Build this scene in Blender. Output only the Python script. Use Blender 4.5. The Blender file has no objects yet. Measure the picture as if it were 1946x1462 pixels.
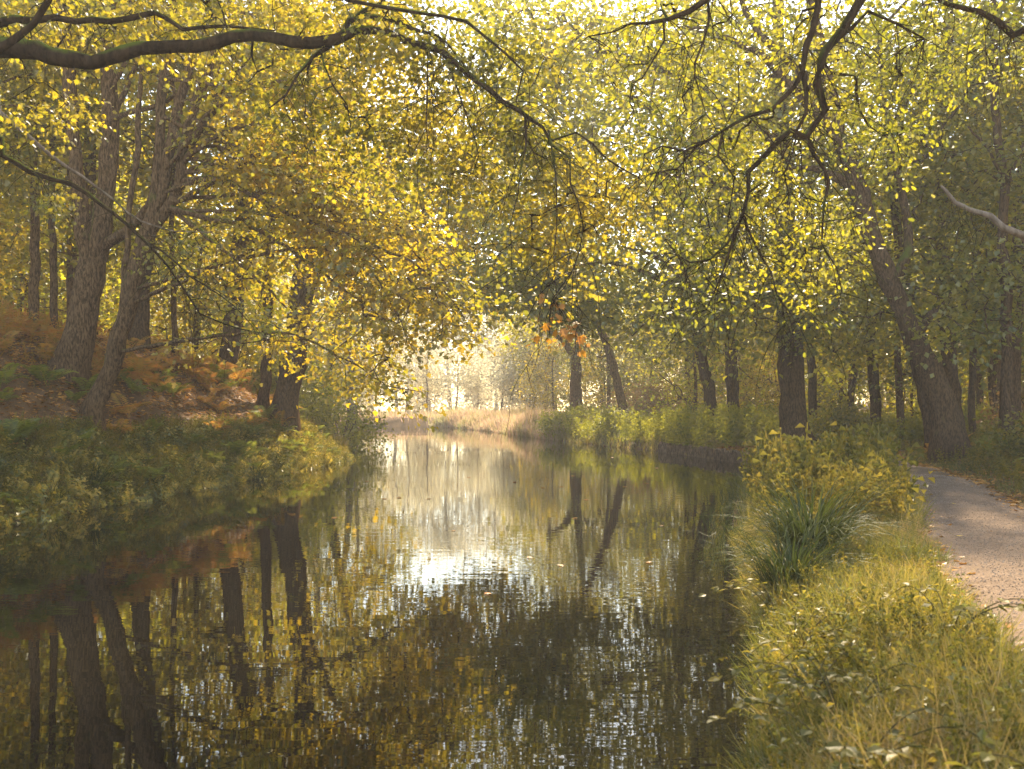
import bpy, math, random
import numpy as np
from mathutils import Vector

# ------------------------------------------------------------------ camera, sky, sun
scene = bpy.context.scene
COL = scene.collection
rad = math.radians
EYE = 2.0            # eye height above the water
FOC = 1900.0         # focal length in pixels of the 1946 px wide photograph
HOR = 772.0          # horizon row

cam_d = bpy.data.cameras.new("camera")
cam = bpy.data.objects.new("camera", cam_d)
COL.objects.link(cam)
cam.location = (0, 0, EYE)
cam.rotation_euler = (rad(90), 0, 0)
cam_d.sensor_width = 36.0
cam_d.lens = FOC / 1946.0 * 36.0
cam_d.shift_y = (HOR - 731.0) / 1946.0
cam_d.clip_start = 0.1
cam_d.clip_end = 1500
cam_d.dof.use_dof = True
cam_d.dof.focus_distance = 22.0
cam_d.dof.aperture_fstop = 3.2
scene.camera = cam

SUN_EL, SUN_AZ = 42.0, 9.0     # azimuth measured from +Y (ahead) towards +X (right)
world = bpy.data.worlds.new("World")
scene.world = world
world.use_nodes = True
wn = world.node_tree.nodes
wl = world.node_tree.links
bg = wn["Background"]
sky = wn.new("ShaderNodeTexSky")
sky.sky_type = 'NISHITA'
sky.sun_disc = False
sky.sun_elevation = rad(SUN_EL)
sky.sun_rotation = rad(SUN_AZ)
sky.dust_density = 0.6
sky.air_density = 1.0
tint = wn.new("ShaderNodeMix"); tint.data_type = 'RGBA'; tint.blend_type = 'MULTIPLY'; tint.inputs['Factor'].default_value = 1.0
tint.inputs['B'].default_value = (1.0, 0.90, 0.76, 1)      # warm tint multiplied into the sky, works like a white balance
wl.new(sky.outputs[0], tint.inputs['A']); wl.new(tint.outputs['Result'], bg.inputs[0])
bg.inputs[1].default_value = 0.125

sun_d = bpy.data.lights.new("sun", 'SUN')
sun_d.energy = 3.4
sun_d.angle = rad(1.2)
sun_d.color = (1.0, 0.84, 0.60)
sun = bpy.data.objects.new("sun", sun_d)
COL.objects.link(sun)
az = rad(SUN_AZ)
sdir = Vector((math.sin(az) * math.cos(rad(SUN_EL)), math.cos(az) * math.cos(rad(SUN_EL)), math.sin(rad(SUN_EL))))
sun.rotation_euler = sdir.to_track_quat('Z', 'Y').to_euler()
sun.location = (10, 40, 40)

scene.view_settings.view_transform = 'Standard'
scene.view_settings.look = 'None'
scene.view_settings.exposure = 2.3
scene.view_settings.gamma = 1.0
cy = scene.cycles
cy.max_bounces = 7
cy.diffuse_bounces = 4
cy.glossy_bounces = 3
cy.transmission_bounces = 4
cy.transparent_max_bounces = 4
cy.volume_bounces = 1
cy.caustics_reflective = False
cy.caustics_refractive = False
cy.sample_clamp_indirect = 4.0
cy.use_denoising = True

HAZE_DENSITY = 0.0011

# ------------------------------------------------------------------ helpers
def px(x, y, d):
    """photo pixel + distance ahead -> world point"""
    return np.array([(x - 973.0) / FOC * d, d, EYE + (HOR - y) / FOC * d])

def tag(o, label=None, cat=None, group=None, kind=None):
    if label: o['label'] = label
    if cat: o['category'] = cat
    if group: o['group'] = group
    if kind: o['kind'] = kind
    return o

def empty(name, loc):
    o = bpy.data.objects.new(name, None)
    COL.objects.link(o)
    o.location = tuple(float(v) for v in loc)
    o.empty_display_size = 0.3
    return o

class MB:
    """collects vertex / face arrays and links them as one mesh object"""
    def __init__(s):
        s.v = []; s.f = []; s.n = 0; s.m = []; s.slot = 0
    def add(s, V, *Fs):
        for F in Fs:
            if len(F): s.f.append(np.asarray(F, dtype=np.int64) + s.n); s.m.append(np.full(len(F), s.slot))
        s.v.append(np.asarray(V, dtype=np.float64)); s.n += len(V)
    def mesh(s, name, mat, smooth=False, origin=(0, 0, 0)):
        V = np.concatenate(s.v) - np.asarray(origin, dtype=float)
        me = bpy.data.meshes.new(name)
        me.vertices.add(len(V))
        me.vertices.foreach_set('co', V.astype(np.float32).ravel())
        loops = np.concatenate([f.ravel() for f in s.f])
        sizes = np.concatenate([np.full(len(f), f.shape[1], dtype=np.int64) for f in s.f])
        starts = np.concatenate([[0], np.cumsum(sizes)[:-1]])
        me.loops.add(len(loops))
        me.loops.foreach_set('vertex_index', loops.astype(np.int32))
        me.polygons.add(len(sizes))
        me.polygons.foreach_set('loop_start', starts.astype(np.int32))
        me.polygons.foreach_set('use_smooth', np.full(len(sizes), smooth))
        for q in (mat if isinstance(mat, (list, tuple)) else [mat]): me.materials.append(q)
        mi = np.concatenate(s.m)
        if mi.any():
            me.polygons.foreach_set('material_index', mi.astype(np.int32))
            if not smooth: me.polygons.foreach_set('use_smooth', mi == 0)
        me.update(calc_edges=True)
        return me
    def build(s, name, mat, parent=None, smooth=False, origin=None):
        if origin is None:
            origin = tuple(parent.location) if parent is not None else (0, 0, 0)
        me = s.mesh(name, mat, smooth, origin)
        o = bpy.data.objects.new(name, me)
        COL.objects.link(o)
        if parent is not None: o.parent = parent
        else: o.location = origin
        return o

def norm(a):
    return a / np.maximum(np.linalg.norm(a, axis=-1, keepdims=True), 1e-9)

def tube(mb, P, R, sides=6, cap=True, wob=0.0, rng=None):
    P = np.asarray(P, float); R = np.asarray(R, float)
    n = len(P)
    T = np.gradient(P, axis=0); T = norm(T)
    ref = np.array([0.31, 0.87, 0.38]) if abs(T[0][2]) > 0.6 else np.array([0.05, 0.1, 1.0])
    A = norm(np.cross(T, ref)); B = np.cross(T, A)
    a = np.linspace(0, 2 * np.pi, sides, endpoint=False)
    rr = R[:, None] * np.ones(sides)[None, :]
    if wob and rng is not None:
        ph = rng.uniform(0, 6.28, 3)
        t = np.linspace(0, 1, n)[:, None]
        rr = rr * (1 + wob * np.sin(a[None, :] * 2 + ph[0] + t * 5) + wob * 0.8 * np.sin(a[None, :] * 3 + ph[1] - t * 7)
                   + wob * 0.7 * rng.standard_normal((n, sides)))
    V = P[:, None, :] + rr[..., None] * (np.cos(a)[None, :, None] * A[:, None, :] + np.sin(a)[None, :, None] * B[:, None, :])
    V = V.reshape(-1, 3)
    i = np.arange(n - 1)[:, None] * sides; j = np.arange(sides)[None, :]; k = (j + 1) % sides
    F = np.stack([i + j, i + k, i + sides + k, i + sides + j], -1).reshape(-1, 4)
    if cap:
        V = np.concatenate([V, P[-1:] + T[-1] * R[-1] * 0.6])
        e = (n - 1) * sides; c = n * sides
        C = np.stack([e + np.arange(sides), e + (np.arange(sides) + 1) % sides, np.full(sides, c)], -1)
        mb.add(V, F, C)
    else:
        mb.add(V, F)

def spline(pts, step):
    """Catmull-Rom through rows of any width (x,y,z,r), sampled about every step metres"""
    P = np.asarray(pts, float)
    if len(P) < 2: return P
    Q = np.vstack([2 * P[0] - P[1], P, 2 * P[-1] - P[-2]])
    out = []
    for i in range(1, len(Q) - 2):
        L = np.linalg.norm(Q[i + 1][:3] - Q[i][:3])
        m = max(1, int(round(L / step)))
        t = (np.arange(m) / m)[:, None]
        a, b, c, d = Q[i - 1], Q[i], Q[i + 1], Q[i + 2]
        out.append(0.5 * ((2 * b) + (-a + c) * t + (2 * a - 5 * b + 4 * c - d) * t ** 2 + (-a + 3 * b - 3 * c + d) * t ** 3))
    out.append(P[-1:])
    return np.vstack(out)

def stamp(mb, tmplV, tmplF, pos, U, N, S):
    """copies a template (x across, y along, z normal) to many frames: U along, N normal"""
    U = norm(U); N = norm(N - U * np.sum(N * U, -1, keepdims=True)); X = np.cross(U, N)
    M = np.stack([X, U, N], axis=1)                     # n,3,3 (rows = axes)
    S = np.asarray(S, float)
    if S.ndim == 1: S = S[:, None] * np.ones(3)
    tv = tmplV[None, :, :] * S[:, None, :]
    V = np.einsum('nvk,nkj->nvj', tv, M) + pos[:, None, :]
    nv = len(tmplV)
    off = (np.arange(len(pos)) * nv)[:, None, None]
    Fs = [(np.asarray(F)[None] + off).reshape(-1, np.asarray(F).shape[1]) for F in tmplF]
    mb.add(V.reshape(-1, 3), *Fs)

# leaf templates: base at origin, tip near y=1
def fan(outline, curl=0.12):
    o = np.array([(x, y) for x, y in outline], float)
    V = np.zeros((len(o) + 1, 3)); V[0] = (0, 0.28, 0); V[1:, :2] = o
    V[:, 2] = -curl * (V[:, 0] ** 2 * 1.6 + (V[:, 1] - 0.3) ** 2 * 0.9)
    n = len(o)
    F = np.array([(0, 1 + i, 1 + (i + 1) % n) for i in range(n)])
    return V, [F]
MAPLE = fan([(0, 0), (-.30, -.04), (-.26, .14), (-.56, .32), (-.30, .42), (-.34, .72), (-.12, .62), (0, 1.0), (.12, .62), (.34, .72), (.30, .42), (.56, .32), (.26, .14), (.30, -.04)])
OAK = fan([(0, 0), (-.10, .15), (-.24, .26), (-.14, .38), (-.33, .52), (-.19, .64), (-.27, .82), (0, 1.0), (.27, .82), (.19, .64), (.33, .52), (.14, .38), (.24, .26), (.10, .15)])
BLADE = (np.array([(0, 0, 0), (-.36, .38, .07), (-.24, .74, .03), (0, 1, -.08), (.24, .74, .03), (.36, .38, .07), (0, .42, 0)]),
         [np.array([(0, 6, 1), (6, 2, 1), (6, 3, 2), (0, 5, 6), (6, 5, 4), (6, 4, 3)])])
SIMPLE = (np.array([(0, 0, 0), (-.42, .42, .10), (0, 1, -.05), (.42, .42, .10)]), [np.array([(0, 2, 1), (0, 3, 2)])])
LOBED = (np.array([(0, 0, 0), (-.5, .30, .06), (-.22, .48, .02), (-.30, .80, 0), (0, 1, -.06), (.30, .80, 0), (.22, .48, .02), (.5, .30, .06)]),
         [np.array([(0, 2, 1), (0, 4, 2), (2, 4, 3), (0, 6, 4), (6, 5, 4), (0, 7, 6)])])

# ------------------------------------------------------------------ materials
def new_mat(name):
    m = bpy.data.materials.new(name); m.use_nodes = True
    nt = m.node_tree
    for n in list(nt.nodes): nt.nodes.remove(n)
    out = nt.nodes.new("ShaderNodeOutputMaterial")
    return m, nt, out

def ramp(nt, stops, interp='LINEAR'):
    r = nt.nodes.new("ShaderNodeValToRGB"); cr = r.color_ramp; cr.interpolation = interp
    while len(cr.elements) < len(stops): cr.elements.new(0.5)
    for e, (p, c) in zip(cr.elements, stops):
        e.position = p; e.color = (*c, 1)
    return r

def leaf_mat(name, cols, trans=0.55, boost=2.0, gloss=0.06, nscale=0.5, autumn=None, autumn_amt=0.5):
    m, nt, out = new_mat(name); N = nt.nodes.new; L = nt.links.new
    geo = N("ShaderNodeNewGeometry")
    k = len(cols)
    rp = ramp(nt, [(i / k if k > 1 else 0, c) for i, c in enumerate(cols)], 'LINEAR')
    tc = N("ShaderNodeTexCoord")
    nz = N("ShaderNodeTexNoise"); nz.inputs['Scale'].default_value = nscale; nz.inputs['Detail'].default_value = 1.0
    L(tc.outputs['Object'], nz.inputs['Vector'])
    mx = N("ShaderNodeMath"); mx.operation = 'MULTIPLY_ADD'
    mx.inputs[1].default_value = 0.55
    sb = N("ShaderNodeMath"); sb.operation = 'MULTIPLY_ADD'; sb.inputs[1].default_value = 1.3; sb.inputs[2].default_value = -0.42
    L(nz.outputs[0], sb.inputs[0])
    L(geo.outputs['Random Per Island'], mx.inputs[0]); L(sb.outputs[0], mx.inputs[2])
    L(mx.outputs[0], rp.inputs[0])
    col = rp.outputs[0]
    if autumn:
        wn_ = N("ShaderNodeTexWhiteNoise"); wn_.noise_dimensions = '1D'; L(geo.outputs['Random Per Island'], wn_.inputs['W'])
        n2 = N("ShaderNodeTexNoise"); n2.inputs['Scale'].default_value = 0.7; n2.inputs['Detail'].default_value = 0.5
        mp = N("ShaderNodeMapping"); mp.inputs['Location'].default_value = (31, 7, 12)
        L(tc.outputs['Object'], mp.inputs[0]); L(mp.outputs[0], n2.inputs['Vector'])
        add = N("ShaderNodeMath"); add.operation = 'MULTIPLY_ADD'; add.inputs[1].default_value = 0.7
        L(n2.outputs[0], add.inputs[0]); L(wn_.outputs[0], add.inputs[2])
        rr = ramp(nt, [(1.20 - autumn_amt * 0.5, (0, 0, 0)), (min(1.0, 1.26 - autumn_amt * 0.5), (1, 1, 1))])
        dv = N("ShaderNodeMath"); dv.operation = 'MULTIPLY'; dv.inputs[1].default_value = 0.72
        L(add.outputs[0], dv.inputs[0]); L(dv.outputs[0], rr.inputs[0])
        mc = N("ShaderNodeMix"); mc.data_type = 'RGBA'
        L(rr.outputs[0], mc.inputs['Factor']); L(col, mc.inputs['A']); mc.inputs['B'].default_value = (*autumn, 1)
        col = mc.outputs['Result']
    df = N("ShaderNodeBsdfDiffuse"); L(col, df.inputs[0])
    tr = N("ShaderNodeBsdfTranslucent")
    g = N("ShaderNodeVectorMath"); g.operation = 'SCALE'; g.inputs['Scale'].default_value = boost
    L(col, g.inputs[0]); L(g.outputs[0], tr.inputs[0])
    ms = N("ShaderNodeMixShader"); ms.inputs[0].default_value = trans
    L(df.outputs[0], ms.inputs[1]); L(tr.outputs[0], ms.inputs[2])
    gl = N("ShaderNodeBsdfGlossy"); gl.inputs['Roughness'].default_value = 0.42; gl.inputs[0].default_value = (1, 1, 1, 1)
    m2 = N("ShaderNodeMixShader"); m2.inputs[0].default_value = gloss
    L(ms.outputs[0], m2.inputs[1]); L(gl.outputs[0], m2.inputs[2])
    L(m2.outputs[0], out.inputs[0])
    return m

def bark_mat(name, c1, c2, moss=0.5, scale=9.0, mosscol=(0.10, 0.115, 0.02)):
    m, nt, out = new_mat(name); N = nt.nodes.new; L = nt.links.new
    tc = N("ShaderNodeTexCoord")
    mp = N("ShaderNodeMapping"); mp.inputs['Scale'].default_value = (1, 1, 0.28); L(tc.outputs['Object'], mp.inputs[0])
    nz = N("ShaderNodeTexNoise"); nz.inputs['Scale'].default_value = scale; nz.inputs['Detail'].default_value = 6; nz.inputs['Roughness'].default_value = 0.7
    L(mp.outputs[0], nz.inputs['Vector'])
    rp = ramp(nt, [(0.40, c1), (0.62, c2)]); L(nz.outputs[0], rp.inputs[0])
    # blotches of lichen and moss of their own shape, thicker on faces that look up
    n2 = N("ShaderNodeTexNoise"); n2.inputs['Scale'].default_value = 1.7; n2.inputs['Detail'].default_value = 5
    L(tc.outputs['Object'], n2.inputs['Vector'])
    geo = N("ShaderNodeNewGeometry"); sx = N("ShaderNodeSeparateXYZ"); L(geo.outputs['Normal'], sx.inputs[0])
    ma = N("ShaderNodeMath"); ma.operation = 'MULTIPLY_ADD'; ma.inputs[1].default_value = 0.28; L(sx.outputs[2], ma.inputs[0]); L(n2.outputs[0], ma.inputs[2])
    rm = ramp(nt, [(0.70 - moss * 0.22, (0, 0, 0)), (0.86 - moss * 0.22, (1, 1, 1))]); L(ma.outputs[0], rm.inputs[0])
    mc = N("ShaderNodeMix"); mc.data_type = 'RGBA'; mc.inputs['B'].default_value = (*mosscol, 1)
    L(rm.outputs[0], mc.inputs['Factor']); L(rp.outputs[0], mc.inputs['A'])
    bs = N("ShaderNodeBsdfDiffuse"); L(mc.outputs['Result'], bs.inputs[0])
    bp = N("ShaderNodeBump"); bp.inputs['Strength'].default_value = 1.0; bp.inputs['Distance'].default_value = 0.04
    L(nz.outputs[0], bp.inputs['Height']); L(bp.outputs[0], bs.inputs['Normal'])
    L(bs.outputs[0], out.inputs[0])
    return m

def noise_mat(name, cols, scale=3.0, detail=8, bump=0.5, bdist=0.03, fine=60.0, fine_amt=0.4, extra=None):
    m, nt, out = new_mat(name); N = nt.nodes.new; L = nt.links.new
    tc = N("ShaderNodeTexCoord")
    nz = N("ShaderNodeTexNoise"); nz.inputs['Scale'].default_value = scale; nz.inputs['Detail'].default_value = detail; nz.inputs['Roughness'].default_value = 0.65
    nf = N("ShaderNodeTexNoise"); nf.inputs['Scale'].default_value = fine; nf.inputs['Detail'].default_value = 3
    L(tc.outputs['Object'], nz.inputs['Vector']); L(tc.outputs['Object'], nf.inputs['Vector'])
    mx = N("ShaderNodeMix"); mx.data_type = 'FLOAT'; mx.inputs['Factor'].default_value = fine_amt
    L(nz.outputs[0], mx.inputs['A']); L(nf.outputs[0], mx.inputs['B'])
    k = len(cols)
    rp = ramp(nt, [(0.28 + 0.44 * i / (k - 1), c) for i, c in enumerate(cols)]); L(mx.outputs[0], rp.inputs[0])
    bs = N("ShaderNodeBsdfPrincipled"); bs.inputs['Roughness'].default_value = 0.95
    bs.inputs['Specular IOR Level'].default_value = 0.15
    L(rp.outputs[0], bs.inputs['Base Color'])
    bp = N("ShaderNodeBump"); bp.inputs['Strength'].default_value = bump; bp.inputs['Distance'].default_value = bdist
    L(mx.outputs[0], bp.inputs['Height']); L(bp.outputs[0], bs.inputs['Normal'])
    L(bs.outputs[0], out.inputs[0])
    return m

M_MAPLE = leaf_mat("maple leaves", [(0.07, 0.075, 0.006), (0.13, 0.125, 0.008), (0.21, 0.18, 0.010), (0.31, 0.23, 0.013)], 0.6, 1.6, 0.05, 0.7, (0.38, 0.16, 0.012), 0.32)
M_MAPLE_AU = leaf_mat("turning maple leaves", [(0.10, 0.10, 0.006), (0.19, 0.165, 0.007), (0.30, 0.22, 0.008), (0.38, 0.25, 0.010)], 0.62, 1.75, 0.05, 0.6, (0.40, 0.17, 0.012), 0.28)
M_OAK = leaf_mat("oak leaves", [(0.07, 0.08, 0.007), (0.12, 0.125, 0.008), (0.20, 0.19, 0.009), (0.30, 0.25, 0.011)], 0.58, 1.65, 0.06, 0.8, (0.40, 0.17, 0.012), 0.18)
M_BEECH = leaf_mat("beech leaves", [(0.06, 0.075, 0.008), (0.11, 0.12, 0.009), (0.18, 0.17, 0.010), (0.26, 0.22, 0.012)], 0.58, 1.65, 0.06, 0.4, (0.34, 0.17, 0.015), 0.22)
M_WOODS = leaf_mat("woodland leaves", [(0.08, 0.085, 0.008), (0.15, 0.145, 0.009), (0.24, 0.21, 0.010), (0.32, 0.24, 0.014)], 0.6, 1.7, 0.04, 0.25, (0.36, 0.16, 0.018), 0.35)
M_CONIFER = leaf_mat("conifer needles", [(0.035, 0.045, 0.018), (0.06, 0.07, 0.02), (0.08, 0.085, 0.025)], 0.35, 1.4, 0.03, 0.4)
M_GLOW = leaf_mat("sun-bright maple leaves", [(0.14, 0.15, 0.008), (0.22, 0.22, 0.010), (0.32, 0.29, 0.012), (0.40, 0.31, 0.014)], 0.65, 1.9, 0.03, 0.4, (0.42, 0.2, 0.014), 0.25)  # young maples: backlit sun glow put into a brighter leaf colour
M_PALE = leaf_mat("haze-paled leaves", [(0.36, 0.34, 0.20), (0.46, 0.42, 0.26), (0.55, 0.48, 0.32)], 0.6, 1.5, 0.03, 0.25)  # far trees: distance haze painted in as a paler leaf colour
M_SHRUB = leaf_mat("shrub leaves", [(0.09, 0.10, 0.009), (0.16, 0.165, 0.012), (0.25, 0.23, 0.014)], 0.55, 1.8, 0.04, 0.8, (0.36, 0.20, 0.03), 0.15)
M_RUSSET = leaf_mat("russet leaves", [(0.12, 0.075, 0.02), (0.22, 0.13, 0.03), (0.32, 0.17, 0.04)], 0.5, 1.6, 0.04, 0.8)
M_BRACKEN = leaf_mat("bracken", [(0.1463, 0.1219, 0.0244), (0.2762, 0.1869, 0.0325), (0.4225, 0.2275, 0.0406), (0.3900, 0.1625, 0.0358)], 0.45, 1.5, 0.02, 1.2)
M_FERN = leaf_mat("green fern", [(0.0728, 0.0972, 0.0145), (0.1296, 0.1458, 0.0179), (0.2106, 0.2106, 0.0227)], 0.45, 1.7, 0.03, 1.0, (0.28, 0.15, 0.03), 0.15)
M_GRASS = leaf_mat("grass blades", [(0.0564, 0.0640, 0.0109), (0.1016, 0.1067, 0.0133), (0.1693, 0.1494, 0.0169), (0.2709, 0.2027, 0.0363)], 0.45, 1.7, 0.04, 0.9)
M_GRASS_DRY = leaf_mat("mixed dry grass", [(0.10, 0.095, 0.015), (0.18, 0.15, 0.02), (0.27, 0.20, 0.04), (0.33, 0.22, 0.07)], 0.45, 1.6, 0.04, 0.9)
M_SEDGE = leaf_mat("sedge blades", [(0.025, 0.038, 0.008), (0.042, 0.055, 0.010), (0.065, 0.075, 0.012)], 0.25, 1.5, 0.02, 2.0)
M_REED = leaf_mat("reeds", [(0.17, 0.19, 0.05), (0.27, 0.25, 0.08), (0.40, 0.30, 0.16), (0.46, 0.30, 0.20)], 0.5, 1.5, 0.03, 0.35)
M_WEED = leaf_mat("weed leaves", [(0.0726, 0.0757, 0.0120), (0.1056, 0.0989, 0.0144), (0.1584, 0.1339, 0.0168), (0.2376, 0.1746, 0.0216)], 0.5, 1.6, 0.02, 1.5)
M_LITTER = leaf_mat("fallen leaves", [(0.1242, 0.0621, 0.0221), (0.2484, 0.1173, 0.0331), (0.3864, 0.1794, 0.0442), (0.5244, 0.2622, 0.0552)], 0.2, 1.2, 0.03, 1.5)
M_BARK_DARK = bark_mat("dark mossy bark", (0.022, 0.014, 0.009), (0.07, 0.044, 0.027), 0.35)
M_BARK_GREY = bark_mat("grey brown bark", (0.05, 0.028, 0.014), (0.22, 0.132, 0.07), 0.25, 24.0)
M_BARK_OAK = bark_mat("furrowed oak bark", (0.04, 0.023, 0.013), (0.15, 0.092, 0.053), 0.25, 26.0)
M_BARK_PALE = bark_mat("weathered dead wood", (0.16, 0.12, 0.09), (0.32, 0.25, 0.20), 0.0)
M_GROUND = noise_mat("woodland floor", [(0.0455, 0.0312, 0.0182), (0.0975, 0.0585, 0.0286), (0.1690, 0.0910, 0.0390), (0.1300, 0.1105, 0.0390)], 2.2, 9, 0.8, 0.05, 40, 0.45)
M_PATH = noise_mat("gravel path", [(0.06, 0.037, 0.021), (0.15, 0.098, 0.06), (0.22, 0.148, 0.094), (0.36, 0.25, 0.165)], 2.2, 12, 1.0, 0.03, 38, 0.6)
M_PILE = bark_mat("wet dark timber", (0.06, 0.042, 0.03), (0.30, 0.20, 0.14), 0.0, 20.0)
M_STEM = bark_mat("plant stems", (0.07, 0.06, 0.025), (0.16, 0.12, 0.05), 0.0, 20.0)

def water_mat():
    m, nt, out = new_mat("water"); N = nt.nodes.new; L = nt.links.new
    tc = N("ShaderNodeTexCoord")
    def nz(sx, sy, sc, det):
        mp = N("ShaderNodeMapping"); mp.inputs['Scale'].default_value = (sx, sy, 1); L(tc.outputs['Object'], mp.inputs[0])
        n = N("ShaderNodeTexNoise"); n.inputs['Scale'].default_value = sc; n.inputs['Detail'].default_value = det
        L(mp.outputs[0], n.inputs['Vector']); return n
    a = nz(0.35, 1.6, 2.6, 2.0)      # small ripples, crests lying across the view
    b = nz(0.25, 0.8, 0.7, 1.0)      # slow swell
    c = nz(0.15, 0.25, 0.5, 1.0)     # where the breeze touches
    rc = ramp(nt, [(0.38, (0.12,) * 3), (0.66, (1.0,) * 3)]); L(c.outputs[0], rc.inputs[0])
    ml = N("ShaderNodeMath"); ml.operation = 'MULTIPLY'; L(a.outputs[0], ml.inputs[0]); L(rc.outputs[0], ml.inputs[1])
    ad = N("ShaderNodeMath"); ad.operation = 'MULTIPLY_ADD'; ad.inputs[1].default_value = 1.2
    L(b.outputs[0], ad.inputs[0]); L(ml.outputs[0], ad.inputs[2])
    bp = N("ShaderNodeBump"); bp.inputs['Strength'].default_value = 1.0; bp.inputs['Distance'].default_value = 0.0026
    L(ad.outputs[0], bp.inputs['Height'])
    df = N("ShaderNodeBsdfDiffuse"); df.inputs[0].default_value = (0.006, 0.005, 0.003, 1)
    gl = N("ShaderNodeBsdfGlossy"); gl.inputs['Roughness'].default_value = 0.015; gl.inputs[0].default_value = (0.95, 0.95, 0.93, 1)
    L(bp.outputs[0], gl.inputs['Normal'])
    fr = N("ShaderNodeFresnel"); fr.inputs[0].default_value = 1.75; L(bp.outputs[0], fr.inputs['Normal'])
    ms = N("ShaderNodeMixShader"); L(fr.outputs[0], ms.inputs[0]); L(df.outputs[0], ms.inputs[1]); L(gl.outputs[0], ms.inputs[2])
    L(ms.outputs[0], out.inputs[0])
    return m
M_WATER = water_mat()

# ------------------------------------------------------------------ terrain
def XL(y):   # left waterline
    return np.interp(y, [-30, 0, 10, 16.7, 22, 28, 33.6, 38, 42, 46, 55, 70, 80, 95, 100, 200],
                        [-10, -9.4, -9.0, -8.6, -7.9, -7.1, -6.3, -6.3, -7.0, -8.1, -10.4, -14, -18, -34, -75, -75])
def XR(y):   # right waterline
    return np.interp(y, [-30, 0, 3, 5.5, 8, 11.5, 15.3, 19, 24, 29, 33, 37, 40, 44, 50, 64, 80, 92, 97, 103, 108, 200],
                        [-1.4, -0.4, 0.6, 1.36, 2.02, 2.72, 3.4, 4.2, 5.5, 6.9, 8.3, 7.9, 7.1, 6.8, 4.6, 1.4, -2.0, -5.2, -8.5, -34, -78, -78])
def PL(y):   # path, left edge
    return np.interp(y, [-30, 0, 3, 5, 7, 8.7, 11, 14.6, 19.2, 24, 28, 35, 60], [0.6, 1.2, 2.0, 2.65, 3.25, 3.75, 4.55, 5.85, 7.45, 8.9, 9.9, 12.0, 22.0])
def PW(y):
    return np.interp(y, [0, 10, 20, 28, 60], [1.9, 1.9, 1.75, 1.3, 1.3])
def lump(x, y, s, a):
    return a * (np.sin(x * s + 1.3) * np.cos(y * s * 1.13 + 0.4) + 0.5 * np.sin(x * s * 2.3 + y * s * 1.7))
def hgt(x, y, under_path=True):
    x = np.asarray(x, float); y = np.asarray(y, float)
    sl = XL(y) - x
    sr = x - XR(y)
    left_amt = np.interp(y, [0, 36, 44, 60, 200], [1, 1, 0.55, 0.4, 0.5])
    hl = np.interp(sl, [0, 0.25, 0.6, 2, 3.5, 6, 12, 40, 300], [0, 0.18, 0.45, 1.7, 2.75, 4.0, 5.2, 6.5, 8]) * left_amt + lump(x, y, 0.9, 0.08) * np.clip(sl / 1.5, 0, 1)
    hr = np.interp(sr, [0, 0.2, 0.6, 1.2], [0, 0.15, 0.36, 0.42]) + lump(x, y, 0.8, 0.03) * np.clip(sr, 0, 1)
    pr = x - (PL(y) + PW(y))
    hr = hr + np.interp(pr, [0, 0.4, 2, 6, 30, 200], [0, 0.05, 0.35, 0.7, 1.4, 4]) + np.clip((y - 45) / 60, 0, 1) * 0.5 * np.clip(sr / 3, 0, 1)
    bed = -np.clip(np.minimum(-sl, -sr) * 0.6, 0, 0.8)
    h = np.where(sl > 0, hl, np.where(sr > 0, hr, bed))
    if under_path:
        onp = (x > PL(y) - 0.05) & (x < PL(y) + PW(y) + 0.05) & (y < 60)
        h = np.where(onp, h - 0.04, h)
    return h

def axis(segs):
    out = []
    for a, b, s in segs: out.append(np.arange(a, b, s))
    out.append([segs[-1][1]])
    return np.concatenate(out)
gx = axis([(-170, -60, 6), (-60, -20, 1.5), (-20, -5, 0.22), (-5, 15, 0.16), (15, 40, 1.0), (40, 170, 6)])
gy = axis([(-25, 0, 1.0), (0, 45, 0.3), (45, 115, 1.0), (115, 210, 5)])
GX, GY = np.meshgrid(gx, gy)
GZ = hgt(GX, GY)
V = np.stack([GX, GY, GZ], -1).reshape(-1, 3)
nx, ny = len(gx), len(gy)
i = np.arange(ny - 1)[:, None] * nx; j = np.arange(nx - 1)[None, :]
F = np.stack([i + j, i + j + 1, i + nx + j + 1, i + nx + j], -1).reshape(-1, 4)
mb = MB(); mb.add(V, F)
tag(mb.build('ground', M_GROUND, smooth=True), kind='structure')

ys = np.arange(-12, 58, 0.25); us = np.linspace(0, 1, 9)
Y2, U2 = np.meshgrid(ys, us, indexing='ij')
edge = 0.10 * np.sin(Y2 * 2.1) * (U2 - 0.5)
X2 = PL(Y2) + U2 * PW(Y2) + edge
Z2 = hgt(X2, Y2, False) + 0.015 + 0.05 * np.sin(U2 * np.pi)
V = np.stack([X2, Y2, Z2], -1).reshape(-1, 3)
i = np.arange(len(ys) - 1)[:, None] * 9; j = np.arange(8)[None, :]
F = np.stack([i + j, i + j + 1, i + 9 + j + 1, i + 9 + j], -1).reshape(-1, 4)
mb = MB(); mb.add(V, F)
tag(mb.build('path', M_PATH, smooth=True), kind='structure')

mb = MB()
mb.add([(-85, -24, 0), (12, -24, 0), (12, 115, 0), (-85, 115, 0)], np.array([(0, 1, 2, 3)]))
tag(mb.build('water', M_WATER), kind='structure')

def ground_pt(x, y):
    return np.array([x, y, float(hgt(x, y))])

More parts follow.
